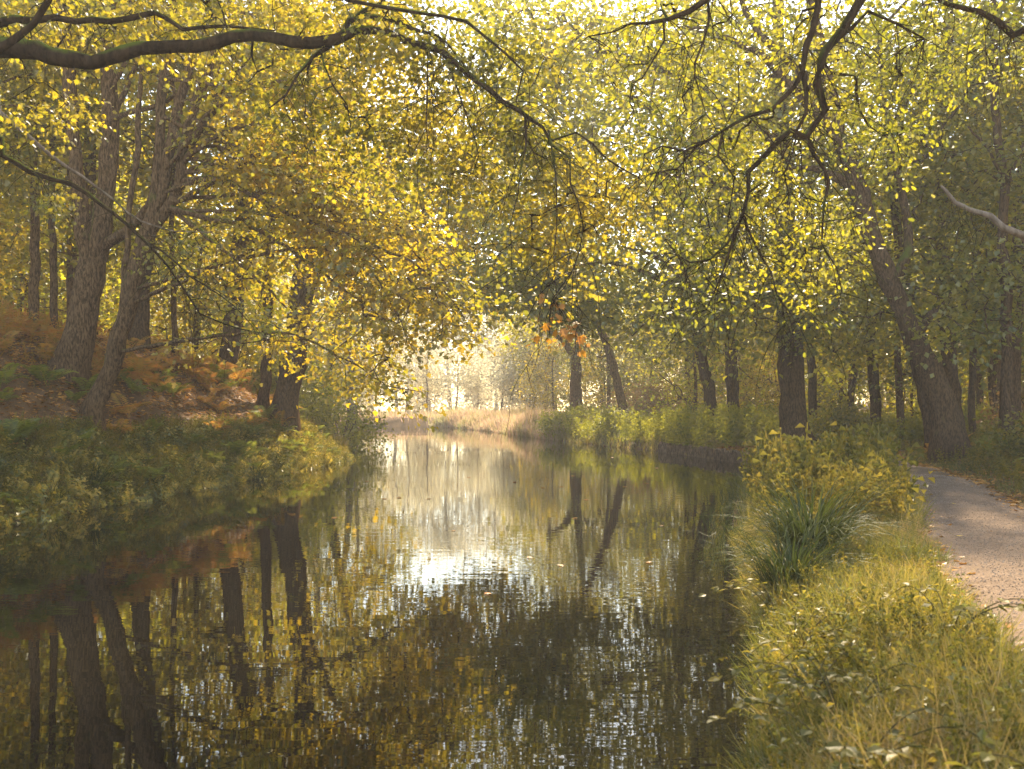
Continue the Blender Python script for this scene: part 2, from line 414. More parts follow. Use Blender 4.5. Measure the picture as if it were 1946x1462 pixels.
# ------------------------------------------------------------------ trees
def blob_pts(rng, blobs):
    """blobs: (x_px, y_px, d, rx, ry, rz, n) -> points filling lumpy ellipsoids, denser to the rim"""
    out = []
    for (x, y, d, rx, ry, rz, n) in blobs:
        c = px(x, y, d)
        v = norm(rng.standard_normal((n, 3)))
        r = rng.uniform(0.25, 1.0, n) ** 0.5
        out.append(c + v * r[:, None] * np.array([rx, ry, rz]))
    return np.concatenate(out)

def leaves(rng, mb, centres, K, spread, size, tmpl, flat=0.35, droop=0.25, tilt=0.55, outward=None):
    n = len(centres)
    k = rng.poisson(K, n).clip(2)
    idx = np.repeat(np.arange(n), k)
    m = len(idx)
    off = rng.standard_normal((m, 3)) * spread * 0.55
    off[:, 2] *= flat
    # each spray tilts its own way
    tl = rng.standard_normal((n, 2)) * 0.35
    off[:, 2] += off[:, 0] * tl[idx, 0] + off[:, 1] * tl[idx, 1] - droop * np.hypot(off[:, 0], off[:, 1])
    P = centres[idx] + off
    U = norm(off + rng.standard_normal((m, 3)) * spread * 0.4); U[:, 2] -= droop * 1.2
    Nn = np.stack([rng.standard_normal(m) * tilt, rng.standard_normal(m) * tilt, np.ones(m)], -1)
    Nn[:, 0] += -tl[idx, 0]; Nn[:, 1] += -tl[idx, 1]
    S = size * rng.uniform(0.45, 1.4, m)
    stamp(mb, tmpl[0], tmpl[1], P, U, Nn, S)
    return P

def grow(rng, manual, targets, r0, step, sides, twig_mb, arch=0.12, expo=0.45, rmax_k=0.65, minz=None, jit=0.06, prefer_low=0.25):
    """attach a bent branch from the nearest wood to each target; thickness from how much each bit carries"""
    nodes = []; nrad = []; par = []; man = []
    for P in manual:
        for q in P:
            if minz is not None and q[2] < minz: continue
            nodes.append(q[:3]); nrad.append(q[3]); par.append(-1); man.append(True)
    nodes = list(nodes)
    arr = np.array(nodes)
    d0 = np.array([np.min(np.linalg.norm(arr - t, axis=1)) for t in targets])
    order = np.argsort(d0)
    cap = len(nodes) + len(targets) * 40
    A = np.zeros((cap, 3)); A[:len(nodes)] = arr
    n = len(nodes); par = par + []; cnt = [0] * n
    chains = []
    for ti in order:
        t = targets[ti]
        dv = t - A[:n]
        dist = np.linalg.norm(dv, axis=1)
        cost = dist + prefer_low * np.maximum(0, A[:n, 2] - t[2])
        i = int(np.argmin(cost)); L = dist[i]
        if L < 0.05: continue
        p0 = A[i]
        m = max(2, int(L / step)); m = min(m, 38)
        c = p0 + (t - p0) * 0.5 + np.array([0, 0, arch * L]) + rng.standard_normal(3) * 0.12 * L
        s = (np.arange(1, m + 1) / m)[:, None]
        Q = (1 - s) ** 2 * p0 + 2 * s * (1 - s) * c + s ** 2 * t
        Q[:-1] += rng.standard_normal((m - 1, 3)) * min(jit, 0.05 * L + 0.01)
        ids = []
        prev = i
        for q in Q:
            A[n] = q; par.append(prev); cnt.append(0); nrad.append(0); man.append(False)
            prev = n; ids.append(n); n += 1
        chains.append((i, ids))
        k = prev
        while k != -1 and not man[k]:
            cnt[k] += 1; k = par[k]
        if n > cap - 45: break
    for (i, ids) in chains:
        r = np.array([r0 * max(cnt[k], 1) ** expo for k in ids])
        rs = nrad[i] * rmax_k if man[i] else r0 * max(cnt[i], 1) ** expo
        r = np.minimum(r, max(rs, r0))
        P = np.vstack([A[i], A[ids]]); R = np.concatenate([[min(r[0] * 1.15, max(rs, r0))], r]); R[-1] = r0 * 0.6
        tube(twig_mb, P, R, sides, cap=False)

def poly(pts):
    return [np.append(px(x, y, d), r) for (x, y, d, r) in pts]

def make_tree(name, label, base, stems, limbs, targets, leafs, bark, leafmat, seed, group=None, cat='tree',
              r0=0.008, step=0.45, sides=5, arch=0.12, minz=None, extra_leaf_mat=None, root_flare=True, limb_mats=None, stem_step=0.4, prefer_low=0.25, twigs=None, hang=None):
    """stems / limbs: world polylines rows (x,y,z,r). leafs: dict for leaves()."""
    rng = np.random.default_rng(seed)
    root = empty(name, base)
    tag(root, label, cat, group)
    man = []
    tmb = MB()
    for si, S in enumerate(stems):
        P = spline(S, stem_step)
        k = len(P)
        nz_ = rng.standard_normal((k, 3)) * 0.02; nz_[0] = 0
        P[:, :3] += nz_
        P[:, 3] = np.maximum(P[:, 3], 0.008) * (1 + 0.05 * rng.standard_normal(k))
        man.append(P)
        Q = P.copy()
        if root_flare and si == 0:
            h = np.clip(1 - (Q[:, 2] - Q[0, 2]) / (3.0 * Q[0, 3]), 0, 1)
            Q[:, 3] *= 1 + 0.55 * h ** 2
            Q[0, 2] -= 0.35
        tube(tmb, Q[:, :3], Q[:, 3], 14 if S[0][3] > 0.12 else 8, wob=0.045, rng=rng)
    tmb.build('trunk', bark, root, smooth=True)
    for li, S in enumerate(limbs):
        P = spline(S, 0.25)
        k = len(P)
        P[:, :3] += rng.standard_normal((k, 3)) * 0.015
        P[:, 3] = np.maximum(P[:, 3], 0.004) * (1 + 0.06 * rng.standard_normal(k))
        man.append(P)
        b = MB(); tube(b, P[:, :3], P[:, 3], 9 if S[0][3] > 0.04 else 6, wob=0.05, rng=rng)
        b.build('limb', (limb_mats or {}).get(li, bark), root, smooth=True)
    if len(targets):
        w = MB()
        grow(rng, man, targets, r0, step, sides, w, arch=arch, minz=minz, prefer_low=prefer_low)
        if hang:      # thin bare twigs that droop and fork under the limbs
            cand = np.concatenate([P[P[:, 3] < hang[2]] for P in man[1:]])
            for q in cand[rng.integers(0, len(cand), hang[0])]:
                ln = hang[1] * rng.uniform(.4, 1.3); k = 7; v = np.array([rng.normal(0, .6), rng.normal(0, .35), rng.uniform(-.6, .35)]); p = q[:3].copy(); L_ = [p.copy()]
                for j_ in range(k):
                    v = v + np.array([rng.normal(0, .22), rng.normal(0, .15), -.22]); p = p + v / np.linalg.norm(v) * ln / k; L_.append(p.copy())
                tube(w, L_, np.linspace(r0 * 1.5, r0 * .5, k + 1), 4, cap=False)
                if rng.uniform() < .7:
                    p2 = L_[3] + np.array([rng.normal(0, .12), rng.normal(0, .1), -ln * .22]); tube(w, [L_[3], (L_[3] + p2) / 2 + rng.normal(0, .02, 3), p2, p2 + np.array([rng.normal(0, .05), 0, -ln * .2])], [r0, r0 * .8, r0 * .6, r0 * .4], 3, cap=False)
        if twigs:     # fine twigs inside each spray
            nt_, ln = twigs
            for t in targets:
                for _ in range(nt_):
                    v = rng.standard_normal(3); v[2] = v[2] * 0.4 - 0.25; v = v / np.linalg.norm(v) * ln * rng.uniform(0.6, 1.2)
                    mid = t + v * 0.5 + rng.standard_normal(3) * 0.03 * ln / 0.4
                    tube(w, [t, mid, t + v + np.array([0, 0, -0.12 * ln])], [r0 * 0.7, r0 * 0.55, r0 * 0.35], 3, cap=False)
        w.slot = 1
        leaves(rng, w, targets, **leafs)
        w.build('crown', [bark, leafmat], root)
    return root

def auto_targets(rng, base, lean, z0, z1, r, n, side=(0, 0)):
    """crown volume over a tree: lumpy egg of spray centres"""
    lob = []
    nl = 9
    for k in range(nl):
        a = rng.uniform(0, 6.28); f = (k + 0.5) / nl
        rr = r * 0.62 * math.sin(math.pi * min(0.95, 0.18 + 0.75 * f))
        lob.append((base[0] + lean[0] * f + math.cos(a) * rr + side[0], base[1] + lean[1] * f + math.sin(a) * rr + side[1], z0 + (z1 - z0) * f, r * rng.uniform(0.38, 0.6)))
    out = []
    for k in range(n):
        c = lob[rng.integers(nl)]
        v = rng.standard_normal(3); v /= np.linalg.norm(v)
        q = rng.uniform(0.3, 1) ** 0.45 * c[3]
        out.append((c[0] + v[0] * q, c[1] + v[1] * q, c[2] + v[2] * q * 0.75))
    return np.array(out)

def ext(poly_, z_top, dx=0, dy=0, r=0.06):
    """carry a stem on above the picture"""
    p = poly_[-1]
    poly_.append(np.array([p[0] + dx, p[1] + dy, z_top, r]))
    return poly_

# ---- tree off the left edge whose mossy limb crosses the top of the view
D = 11.0
base = ground_pt(-11.0, 11.5)
stem = [np.array([base[0], base[1], base[2], 0.38]), np.array([-10.8, 11.5, 4.8, 0.33]), np.array([-10.6, 11.4, 7.0, 0.28]), np.array([-10.2, 11.5, 11.0, 0.18]), np.array([-9.8, 11.6, 15.0, 0.07])]
main = [np.array([-10.75, 11.5, 5.3, 0.20]), np.array([-8.0, 11.2, 5.75, 0.15])] + poly([
    (0, 92, D, 0.105), (90, 105, D, 0.099), (175, 118, D, 0.094), (235, 105, D, 0.088), (300, 93, D, 0.084), (370, 88, D, 0.077), (440, 68, D, 0.072),
    (520, 70, D, 0.069), (590, 82, D, 0.067), (640, 78, D, 0.062), (680, 55, D, 0.055), (730, 58, D, 0.049), (785, 82, D, 0.042), (835, 100, D - .1, 0.038),
    (880, 135, D - .2, 0.034), (930, 170, D - .3, 0.029), (985, 208, D - .4, 0.024), (1030, 240, D - .5, 0.018), (1048, 262, D - .5, 0.013)])
up1 = [np.array([-10.7, 11.5, 6.0, 0.09])] + poly([(-60, 55, 11.6, .06), (0, 38, 11.5, .045), (60, 36, 11.4, .042), (140, 34, 11.4, .038), (210, 42, 11.3, .036), (290, 28, 11.3, .030), (350, 60, 11.2, .024), (430, 48, 11.2, .018), (520, 60, 11.1, .010)])
up2 = poly([(-20, 98, 10.6, .05), (30, 70, 10.5, .042), (62, 45, 10.4, .038), (90, 5, 10.3, .034), (110, -40, 10.2, .028)])
l3 = poly([(645, 78, D, .034), (665, 40, D, .034), (690, 28, D, .032), (740, 34, D, .026), (790, 52, D, .020), (830, 70, D, .014), (870, 110, D - .2, .008)])
l4 = poly([(668, 45, D, .030), (690, 22, D, .028), (715, 5, D, .024), (760, -25, D, .018)])
l5 = poly([(625, 88, D, .026), (600, 110, D, .022), (565, 140, D - .2, .018), (545, 180, D - .2, .013), (510, 205, D - .3, .008)])
l6 = poly([(608, 88, D, .015), (615, 125, D - .1, .013), (635, 165, D - .2, .011), (660, 200, D - .2, .008), (668, 240, D - .2, .006)])
d1 = poly([(998, 215, D - .4, .016), (1002, 250, D - .4, .014), (998, 280, D - .5, .012), (992, 320, D - .6, .009), (985, 370, D - .6, .007), (970, 430, D - .6, .005), (975, 510, D - .6, .004)])
d2 = poly([(1042, 250, D - .5, .015), (1048, 300, D - .6, .012), (1055, 350, D - .7, .009), (1060, 410, D - .7, .007), (1052, 480, D - .8, .005), (1060, 570, D - .8, .004)])
d3 = poly([(1046, 262, D - .5, .014), (1080, 300, D - .6, .012), (1085, 350, D - .6, .009), (1110, 430, D - .6, .007), (1090, 520, D - .6, .006), (1052, 570, D - .6, .005), (1044, 640, D - .6, .004)])
d4 = poly([(812, 92, D, .012), (815, 150, D - .1, .010), (812, 220, D - .2, .008), (815, 280, D - .3, .005)])
d5 = poly([(850, 112, D, .012), (880, 200, D - .2, .010), (905, 260, D - .2, .007), (900, 330, D - .2, .005)])
d6 = poly([(1046, 262, D - .5, .014), (1100, 250, D - .6, .012), (1150, 300, D - .6, .010), (1210, 340, D - .5, .006)])
t6 = poly([(620, -40, D - 1, .03), (660, 0, D - 1, .025), (740, 15, D - 1, .02), (890, 40, D - 1.2, .016), (930, 80, D - 1.2, .012), (990, 130, D - 1.2, .009), (980, 190, D - 1.2, .006)])
f1 = [np.array([-10.9, 11.6, 4.6, 0.07])] + poly([(-70, 180, 14, .04), (0, 215, 14.2, .032), (65, 270, 14.4, .028), (125, 320, 14.6, .024), (185, 355, 14.8, .020), (240, 405, 15, .016), (300, 435, 15, .011), (400, 440, 15.2, .007)])
f2 = [np.array([-10.9, 11.6, 4.2, 0.08])] + poly([(-70, 250, 13.6, .05), (0, 298, 13.8, .040), (60, 328, 14, .036), (130, 350, 14, .033), (190, 388, 14.1, .030), (240, 425, 14.2, .026), (285, 470, 14.3, .021), (320, 505, 14.4, .018), (345, 540, 14.4, .015), (385, 595, 14.4, .013), (430, 615, 14.4, .010), (520, 640, 14.4, .006)])
f3 = poly([(262, 445, 14.2, .017), (310, 478, 14, .015), (360, 525, 13.9, .012), (420, 560, 13.8, .009), (470, 610, 13.6, .006)])
rng = np.random.default_rng(5)
T = blob_pts(rng, [(60, 30, 12.3, 1.2, .9, .5, 26), (200, 10, 12, 1.2, 1, .4, 22), (330, 40, 12, 1.0, .9, .45, 20), (80, 190, 12.3, .8, .7, .35, 11),
                   (480, 20, 11.8, 1.0, .9, .45, 24), (620, 30, 11.6, 1.0, .9, .5, 24), (560, 190, 11.6, .7, .6, .5, 20), (640, 260, 11.6, .8, .7, .7, 24),
                   (760, 190, 11.5, .9, .8, .7, 34), (770, 60, 11.7, .8, .8, .4, 18), (860, 60, 10.8, .9, .8, .4, 20), (900, 230, 11.4, .9, .7, .6, 30),
                   (960, 130, 11, .8, .7, .5, 18), (830, 330, 11.3, .6, .6, .4, 12), (1000, 330, 11.2, .5, .5, .8, 22), (1060, 430, 11, .5, .5, 1.0, 24),
                   (1120, 330, 11.2, .6, .5, .6, 16), (1180, 420, 11.2, .4, .4, .4, 7), (1000, 480, 11.2, .4, .3, .5, 7), (330, 470, 15.1, .6, .5, .3, 6), (480, 590, 14.8, .7, .5, .3, 8), (150, 380, 15, .8, .5, .3, 5),
                   (-200, -100, 12.3, 2.0, 2, 1, 30), (200, -250, 12.3, 2.5, 2, 1.0, 40), (600, -260, 11.8, 2.0, 2, 0.8, 28)])
make_tree('maple_tree', 'tree off the left edge whose thick mossy dark limb arches across the top', base, [stem],
          [main, up1, up2, l3, l4, l5, l6, d1, d2, d3, d4, d5, d6, t6, f1, f2, f3], T,
          dict(K=54, spread=0.30, size=0.060, tmpl=MAPLE, flat=0.5, droop=0.3, tilt=0.6), M_BARK_DARK, M_MAPLE, 11, r0=0.0035, step=0.22, sides=4, arch=0.08, minz=3.5, hang=(240, 1.1, .05), twigs=(3, 0.30),
          limb_mats={14: M_BARK_PALE})
# the bright orange spray that ends its lowest twig
rng = np.random.default_rng(77)

# ---- tree off the right edge whose crooked dark branches hang into the view
D = 9.0
base = ground_pt(8.2, 10.5)
stem = [np.array([*base, 0.36]), np.array([8.1, 10.5, 4.0, 0.30]), np.array([7.7, 10.3, 7.0, 0.24]), np.array([7.0, 10, 11.0, 0.12]), np.array([6.6, 10, 13.5, 0.05])]
ra = [np.array([7.8, 10.3, 5.8, 0.16]), np.array([5.6, 9.4, 6.5, 0.11])] + poly([(1760, -60, D, 0.060), (1700, -40, D, 0.050), (1640, 0, D, 0.045), (1600, 55, D, 0.042), (1572, 90, D, 0.040), (1562, 115, D, 0.037), (1556, 160, D, 0.035), (1563, 205, D, 0.034), (1550, 235, D, 0.032), (1532, 255, D, 0.029),
            (1505, 250, D - .1, 0.024), (1475, 270, D - .1, 0.022), (1452, 300, D - .1, 0.021), (1425, 330, D - .1, 0.020), (1424, 370, D - .1, 0.019), (1412, 405, D - .2, 0.017), (1405, 440, D - .2, 0.014), (1385, 480, D - .2, 0.011), (1368, 530, D - .2, 0.008), (1345, 590, D - .2, 0.005)])
rb = poly([(1572, -120, D, 0.048), (1556, -40, D, 0.035), (1554, 10, D, 0.032), (1545, 60, D - .1, 0.030), (1532, 95, D - .1, 0.027), (1525, 130, D - .1, 0.024), (1508, 165, D - .2, 0.022), (1470, 205, D - .2, 0.021), (1425, 222, D - .2, 0.018), (1375, 250, D - .3, 0.016), (1340, 268, D - .3, 0.014), (1300, 285, D - .3, 0.011), (1260, 275, D - .3, 0.008), (1225, 285, D - .3, 0.005)])
rc = poly([(1533, 255, D, 0.021), (1548, 290, D, 0.018), (1560, 320, D, 0.017), (1575, 345, D, 0.015), (1570, 380, D, 0.014), (1558, 420, D, 0.012), (1565, 465, D, 0.010), (1585, 510, D, 0.006), (1600, 560, D, 0.004)])
rd = poly([(1413, 405, D - .2, 0.013), (1425, 440, D - .2, 0.011), (1450, 480, D - .2, 0.010), (1464, 515, D - .2, 0.008), (1478, 560, D - .2, 0.006), (1500, 600, D - .2, 0.003)])
re = poly([(1408, 430, D - .2, 0.012), (1385, 465, D - .2, 0.011), (1350, 495, D - .2, 0.010), (1315, 502, D - .3, 0.008), (1285, 485, D - .3, 0.006), (1262, 450, D - .3, 0.003)])
rf = [np.array([7.6, 10.2, 6.8, 0.12])] + poly([(2080, -40, 10, .09), (1985, 20, 9.8, .07), (1955, 55, 9.8, .05), (1925, 62, 9.7, .036), (1895, 45, 9.6, .032), (1865, 20, 9.5, .030), (1810, 12, 9.4, .024), (1765, -5, 9.3, .016)])
rg = poly([(1440, -60, D, .035), (1350, -8, D, .028), (1310, 22, D, .024), (1270, 38, D, .020), (1235, 48, D, .015), (1200, 50, D, .010), (1120, 70, D, .006)])
rh = poly([(1345, -5, D, .014), (1348, 40, D, .012), (1338, 80, D, .010), (1322, 120, D, .009), (1318, 150, D, .007), (1338, 210, D, .004)])
ri = poly([(1268, 40, D, .012), (1266, 80, D, .009), (1250, 110, D, .008), (1225, 145, D, .007), (1200, 160, D, .005), (1195, 200, D, .003)])
rj = poly([(1524, 120, D - .1, .022), (1530, 170, D - .1, .020), (1525, 215, D - .1, .016), (1512, 250, D - .1, .010)])
rk = poly([(1512, 255, D - .1, .010), (1510, 300, D - .1, .009), (1495, 330, D - .2, .008), (1498, 370, D - .2, .006), (1480, 400, D - .2, .004)])
rl = poly([(1372, 252, D - .3, .012), (1365, 290, D - .3, .010), (1395, 340, D - .3, .008), (1390, 380, D - .3, .006), (1385, 430, D - .3, .004)])
rm = [np.array([8.0, 10.4, 4.0, 0.09])] + poly([(2010, 470, 13.5, .062), (1946, 445, 13.6, .055), (1905, 428, 13.7, .050), (1880, 410, 13.8, .044), (1845, 398, 13.9, .036), (1815, 385, 14, .030), (1795, 362, 14, .022), (1785, 355, 14, .012)])
rn = poly([(1330, 275, D - .3, .010), (1290, 320, D - .3, .008), (1250, 330, D - .4, .007), (1225, 370, D - .4, .004)])
ro = poly([(1575, 80, D, .020), (1620, 50, D + .1, .018), (1650, 25, D + .1, .016), (1700, 45, D + .2, .012), (1760, 70, D + .3, .008)])
T = blob_pts(np.random.default_rng(6), [(1270, 60, 9.45, .6, .5, .3, 15), (1190, 130, 9.45, .35, .4, .3, 8), (1350, 140, 9.45, .4, .5, .5, 16), (1450, 60, 9.65, .6, .6, .35, 18), (1440, 300, 9.25, .6, .5, .4, 22),
                   (1330, 380, 9.25, .45, .4, .5, 14), (1370, 520, 9.25, .4, .4, .4, 12), (1480, 440, 9.25, .5, .4, .5, 18), (1600, 170, 9.65, .45, .5, .5, 16), (1640, 270, 9.85, .5, .5, .4, 16),
                   (1690, 60, 9.85, .7, .6, .4, 20), (1800, 80, 10.05, .7, .6, .4, 18), (1590, 430, 9.45, .4, .4, .4, 10), (1250, 230, 9.25, .45, .4, .4, 12), (1720, 190, 10.05, .5, .5, .35, 10), (1900, 120, 10.35, .5, .5, .35, 9),
                   (1290, 580, 9.25, .3, .3, .2, 4), (1500, -150, 9.65, 1.3, 1.5, .6, 26), (1800, -180, 10.05, 1.8, 1.5, .8, 34), (1560, 550, 9.45, .4, .4, .25, 6)])
make_tree('oak_tree', 'oak off the right edge whose crooked dark branches hang into the picture', base, [stem],
          [ra, rb, rc, rd, re, rf, rg, rh, ri, rj, rk, rl, rm, rn, ro], T,
          dict(K=44, spread=0.25, size=0.050, tmpl=OAK, flat=0.6, droop=0.2, tilt=0.7), M_BARK_DARK, M_OAK, 12, r0=0.0032, step=0.18, sides=4, arch=0.05, minz=3.0, hang=(280, .8, .045), twigs=(3, 0.24),
          limb_mats={12: M_BARK_PALE})

# ---- twin-stemmed tree on the left bank
D = 25.0
b = px(125, 722, D); base = np.array([b[0], b[1], float(hgt(b[0], b[1]))])
st1 = [np.array([*base, .40])] + poly([(148, 650, D, 0.369), (166, 560, D, 0.336), (178, 480, D, 0.328), (195, 400, D, 0.230), (207, 300, D, 0.205), (208, 200, D, 0.193), (203, 100, D, 0.184), (215, 0, D, 0.164), (230, -150, D, 0.123)])
ext(st1, 17, .6, .5, .05)
st2 = poly([(172, 500, D, 0.246), (160, 440, D - .2, 0.197), (150, 360, D - .4, 0.164), (140, 260, D - .4, 0.152), (132, 150, D - .4, 0.143), (122, 30, D - .4, 0.131), (105, -120, D - .4, 0.098)])
ext(st2, 16, -.8, -.5, .04)
st3 = poly([(190, 475, D, 0.164), (222, 450, D - .2, 0.139), (255, 425, D - .5, 0.123), (285, 390, D - .8, 0.098), (300, 330, D - 1, 0.082), (330, 240, D - 1, 0.057)])
lm = [poly([(212, 230, D, .08), (235, 180, D, .07), (255, 130, D, .06), (290, 60, D, .04), (330, 0, D, .02)]),
      poly([(210, 190, D, .06), (225, 140, D - .3, .055), (245, 110, D - .4, .05), (262, 60, D - .4, .03)]),
      poly([(215, 228, D, .07), (250, 212, D - 1, .06), (300, 200, D - 1.5, .05), (350, 170, D - 2, .035), (420, 130, D - 2.5, .02)]),
      poly([(138, 250, D - .4, .07), (110, 225, D - .6, .06), (75, 205, D - .8, .04), (0, 200, D - 1, .02)]),
      poly([(205, 60, D, .08), (240, 20, D, .06), (290, -60, D, .04)])]
T = np.concatenate([blob_pts(np.random.default_rng(21), [(60, 120, 26.5, 2.2, 1.8, 1.1, 34), (250, 60, 26.5, 2.4, 1.8, 1.0, 40), (100, -60, 25, 3.2, 3, 1.6, 46), (330, -60, 24, 3, 3, 1.3, 46), (20, 330, 27, 1.5, 1.6, .8, 16), (400, 120, 26, 1.8, 1.5, .9, 30)]),
                    auto_targets(np.random.default_rng(22), base, (1, 1), 13, 18, 5.0, 90)])
make_tree('maple_tree', 'twin-stemmed smooth grey tree with flared roots on the leaf strewn left bank', base, [st1, st2, st3], lm, T,
          dict(K=70, spread=0.95, size=0.13, tmpl=LOBED, flat=0.35, droop=0.18), M_BARK_GREY, M_MAPLE, 13, r0=0.010, step=0.4, sides=5, minz=6.0)

# ---- leaning many-stemmed tree beside it
D = 23.0
b = px(172, 805, D); base = np.array([b[0], b[1], float(hgt(b[0], b[1]))])
s1 = [np.array([*base, .24])] + poly([(190, 750, D, 0.218), (220, 670, D, 0.210), (245, 580, D, 0.202), (262, 500, D, 0.202), (285, 430, D, 0.193), (297, 370, D, 0.126), (302, 290, D, 0.109), (308, 200, D, 0.105), (318, 100, D, 0.101), (330, 0, D, 0.084), (345, -120, D, 0.067)])
ext(s1, 15, .3, .2, .03)
s2 = poly([(290, 420, D, 0.143), (305, 370, D - .1, 0.126), (320, 300, D - .2, 0.122), (335, 220, D - .2, 0.118), (352, 150, D - .3, 0.109), (378, 70, D - .3, 0.092), (405, -20, D - .3, 0.076), (430, -120, D - .3, 0.050)])
ext(s2, 15.5, .9, -.3, .03)
s3 = poly([(288, 432, D, 0.160), (318, 400, D, 0.143), (342, 355, D - .2, 0.130), (345, 300, D - .3, 0.118), (358, 240, D - .4, 0.109), (378, 180, D - .4, 0.101), (400, 120, D - .5, 0.084), (430, 30, D - .5, 0.067), (455, -60, D - .6, 0.042)])
s4 = poly([(232, 630, D + .2, 0.101), (235, 540, D + .3, 0.084), (243, 440, D + .4, 0.076), (250, 360, D + .4, 0.071), (262, 280, D + .4, 0.067), (265, 200, D + .4, 0.059), (272, 100, D + .4, 0.042), (285, 0, D + .4, 0.034)])
lm = [poly([(330, 240, D - .2, .09), (355, 275, D - .8, .08), (400, 215, D - 1.5, .075), (445, 175, D - 2, .065), (500, 160, D - 2.5, .05), (590, 150, D - 3, .03)]),
      poly([(348, 310, D - .3, .085), (372, 285, D - .7, .075), (410, 262, D - 1.2, .065), (460, 240, D - 1.8, .055), (520, 232, D - 2.2, .035), (600, 230, D - 2.6, .02)]),
      poly([(330, 385, D - .1, .085), (365, 370, D - .6, .075), (405, 345, D - 1, .065), (440, 322, D - 1.4, .055), (490, 295, D - 2, .035), (560, 280, D - 2.4, .02)]),
      poly([(345, 345, D - .2, .08), (380, 340, D - .8, .07), (430, 348, D - 1.4, .065), (500, 380, D - 2, .055), (560, 410, D - 2.6, .045), (640, 440, D - 3.2, .038), (720, 470, D - 3.6, .03), (800, 510, D - 4, .022), (860, 560, D - 4.2, .012)]),
      poly([(325, 395, D - .1, .07), (360, 405, D - .8, .062), (410, 418, D - 1.2, .055), (480, 432, D - 1.8, .042), (560, 480, D - 2.4, .032), (640, 540, D - 3, .024), (720, 600, D - 3.4, .016), (760, 660, D - 3.6, .008)]),
      poly([(330, 400, D - .1, .06), (380, 440, D - .9, .05), (430, 480, D - 1.4, .038), (500, 540, D - 2.0, .028), (560, 600, D - 2.4, .015)]),
      poly([(380, 170, D - .4, .06), (430, 120, D - 1, .05), (500, 80, D - 1.6, .035), (600, 60, D - 2, .02)]),
      poly([(342, 230, D - .2, .05), (320, 130, D + .2, .035), (290, 90, D + .3, .02)])]
rg_ = np.random.default_rng(33)
fan_ = [(520, 60, 20.5), (620, 110, 20), (700, 190, 19.8), (760, 270, 19.6), (800, 350, 19.4), (850, 430, 19.2), (880, 500, 19), (905, 570, 18.9), (895, 625, 18.9), (850, 640, 19), (800, 690, 19.1), (745, 740, 19.3), 
        (680, 540, 19.7), (640, 520, 20.0), (560, 330, 20.6), (640, 380, 20), (740, 440, 19.6), (780, 540, 19.4), (520, 430, 21), (440, 450, 21.6), (580, 220, 20.4)]
nfan = len(lm)
for (x, y, d_) in fan_:
    src = spline([s3, s2, s3, s1][rg_.integers(0, 4)], .3); q_ = src[int(len(src) * rg_.uniform(.12, .62))]; sd = q_[1]; sx_ = 973 + q_[0] / sd * FOC; sy_ = HOR - (q_[2] - EYE) / sd * FOC
    if sy_ > y + 60: sy_ = sy_
    up_ = 30 + .10 * (x - 340)
    lm.append(poly([(sx_, sy_, sd, .048), (sx_ + (x - sx_) * .3, sy_ + (y - sy_) * .22 - up_ * .6, D + (d_ - D) * .35, .042), (sx_ + (x - sx_) * .62, sy_ + (y - sy_) * .5 - up_, D + (d_ - D) * .65, .027),
                    (sx_ + (x - sx_) * .85, sy_ + (y - sy_) * .78 - up_ * .5, D + (d_ - D) * .88, .014), (x, y, d_, .006)]))
def layer_pts(rg, limbs_, per_m, w, frm=.35):
    out = []
    for S in limbs_:
        P = spline(S, .12); P = P[int(len(P) * frm):]
        n = max(3, int(len(P) * .12 * per_m)); q = P[rg.integers(0, len(P), n), :3]
        o = np.stack([rg.normal(0, w, n), rg.normal(0, w * 1.3, n), rg.normal(-.10, .10, n)], -1); o[:, 2] -= .22 * np.hypot(o[:, 0], o[:, 1])
        out.append(q + o)
    return np.concatenate(out)
T = np.concatenate([layer_pts(rg_, lm[nfan:], 5.0, .34, .38), layer_pts(rg_, lm[:nfan], 4.5, .38, .45),
                    blob_pts(rg_, [(420, 10, 22, 2.2, 2, .9, 36), (620, 20, 20.5, 2.2, 1.8, .8, 34), (750, 170, 20, 1.4, 1.3, .9, 24), (350, -160, 23, 3, 2.5, 1.5, 44)])])
make_tree('maple_tree', 'leaning tree on the left bank splitting into fanned stems, sprays reaching over water', base, [s1, s2, s3, s4], lm, T,
          dict(K=34, spread=0.50, size=0.105, tmpl=LOBED, flat=0.16, droop=0.3, tilt=.45), M_BARK_GREY, M_MAPLE_AU, 14, r0=0.008, step=0.35, sides=5, minz=4.5, prefer_low=0.1)

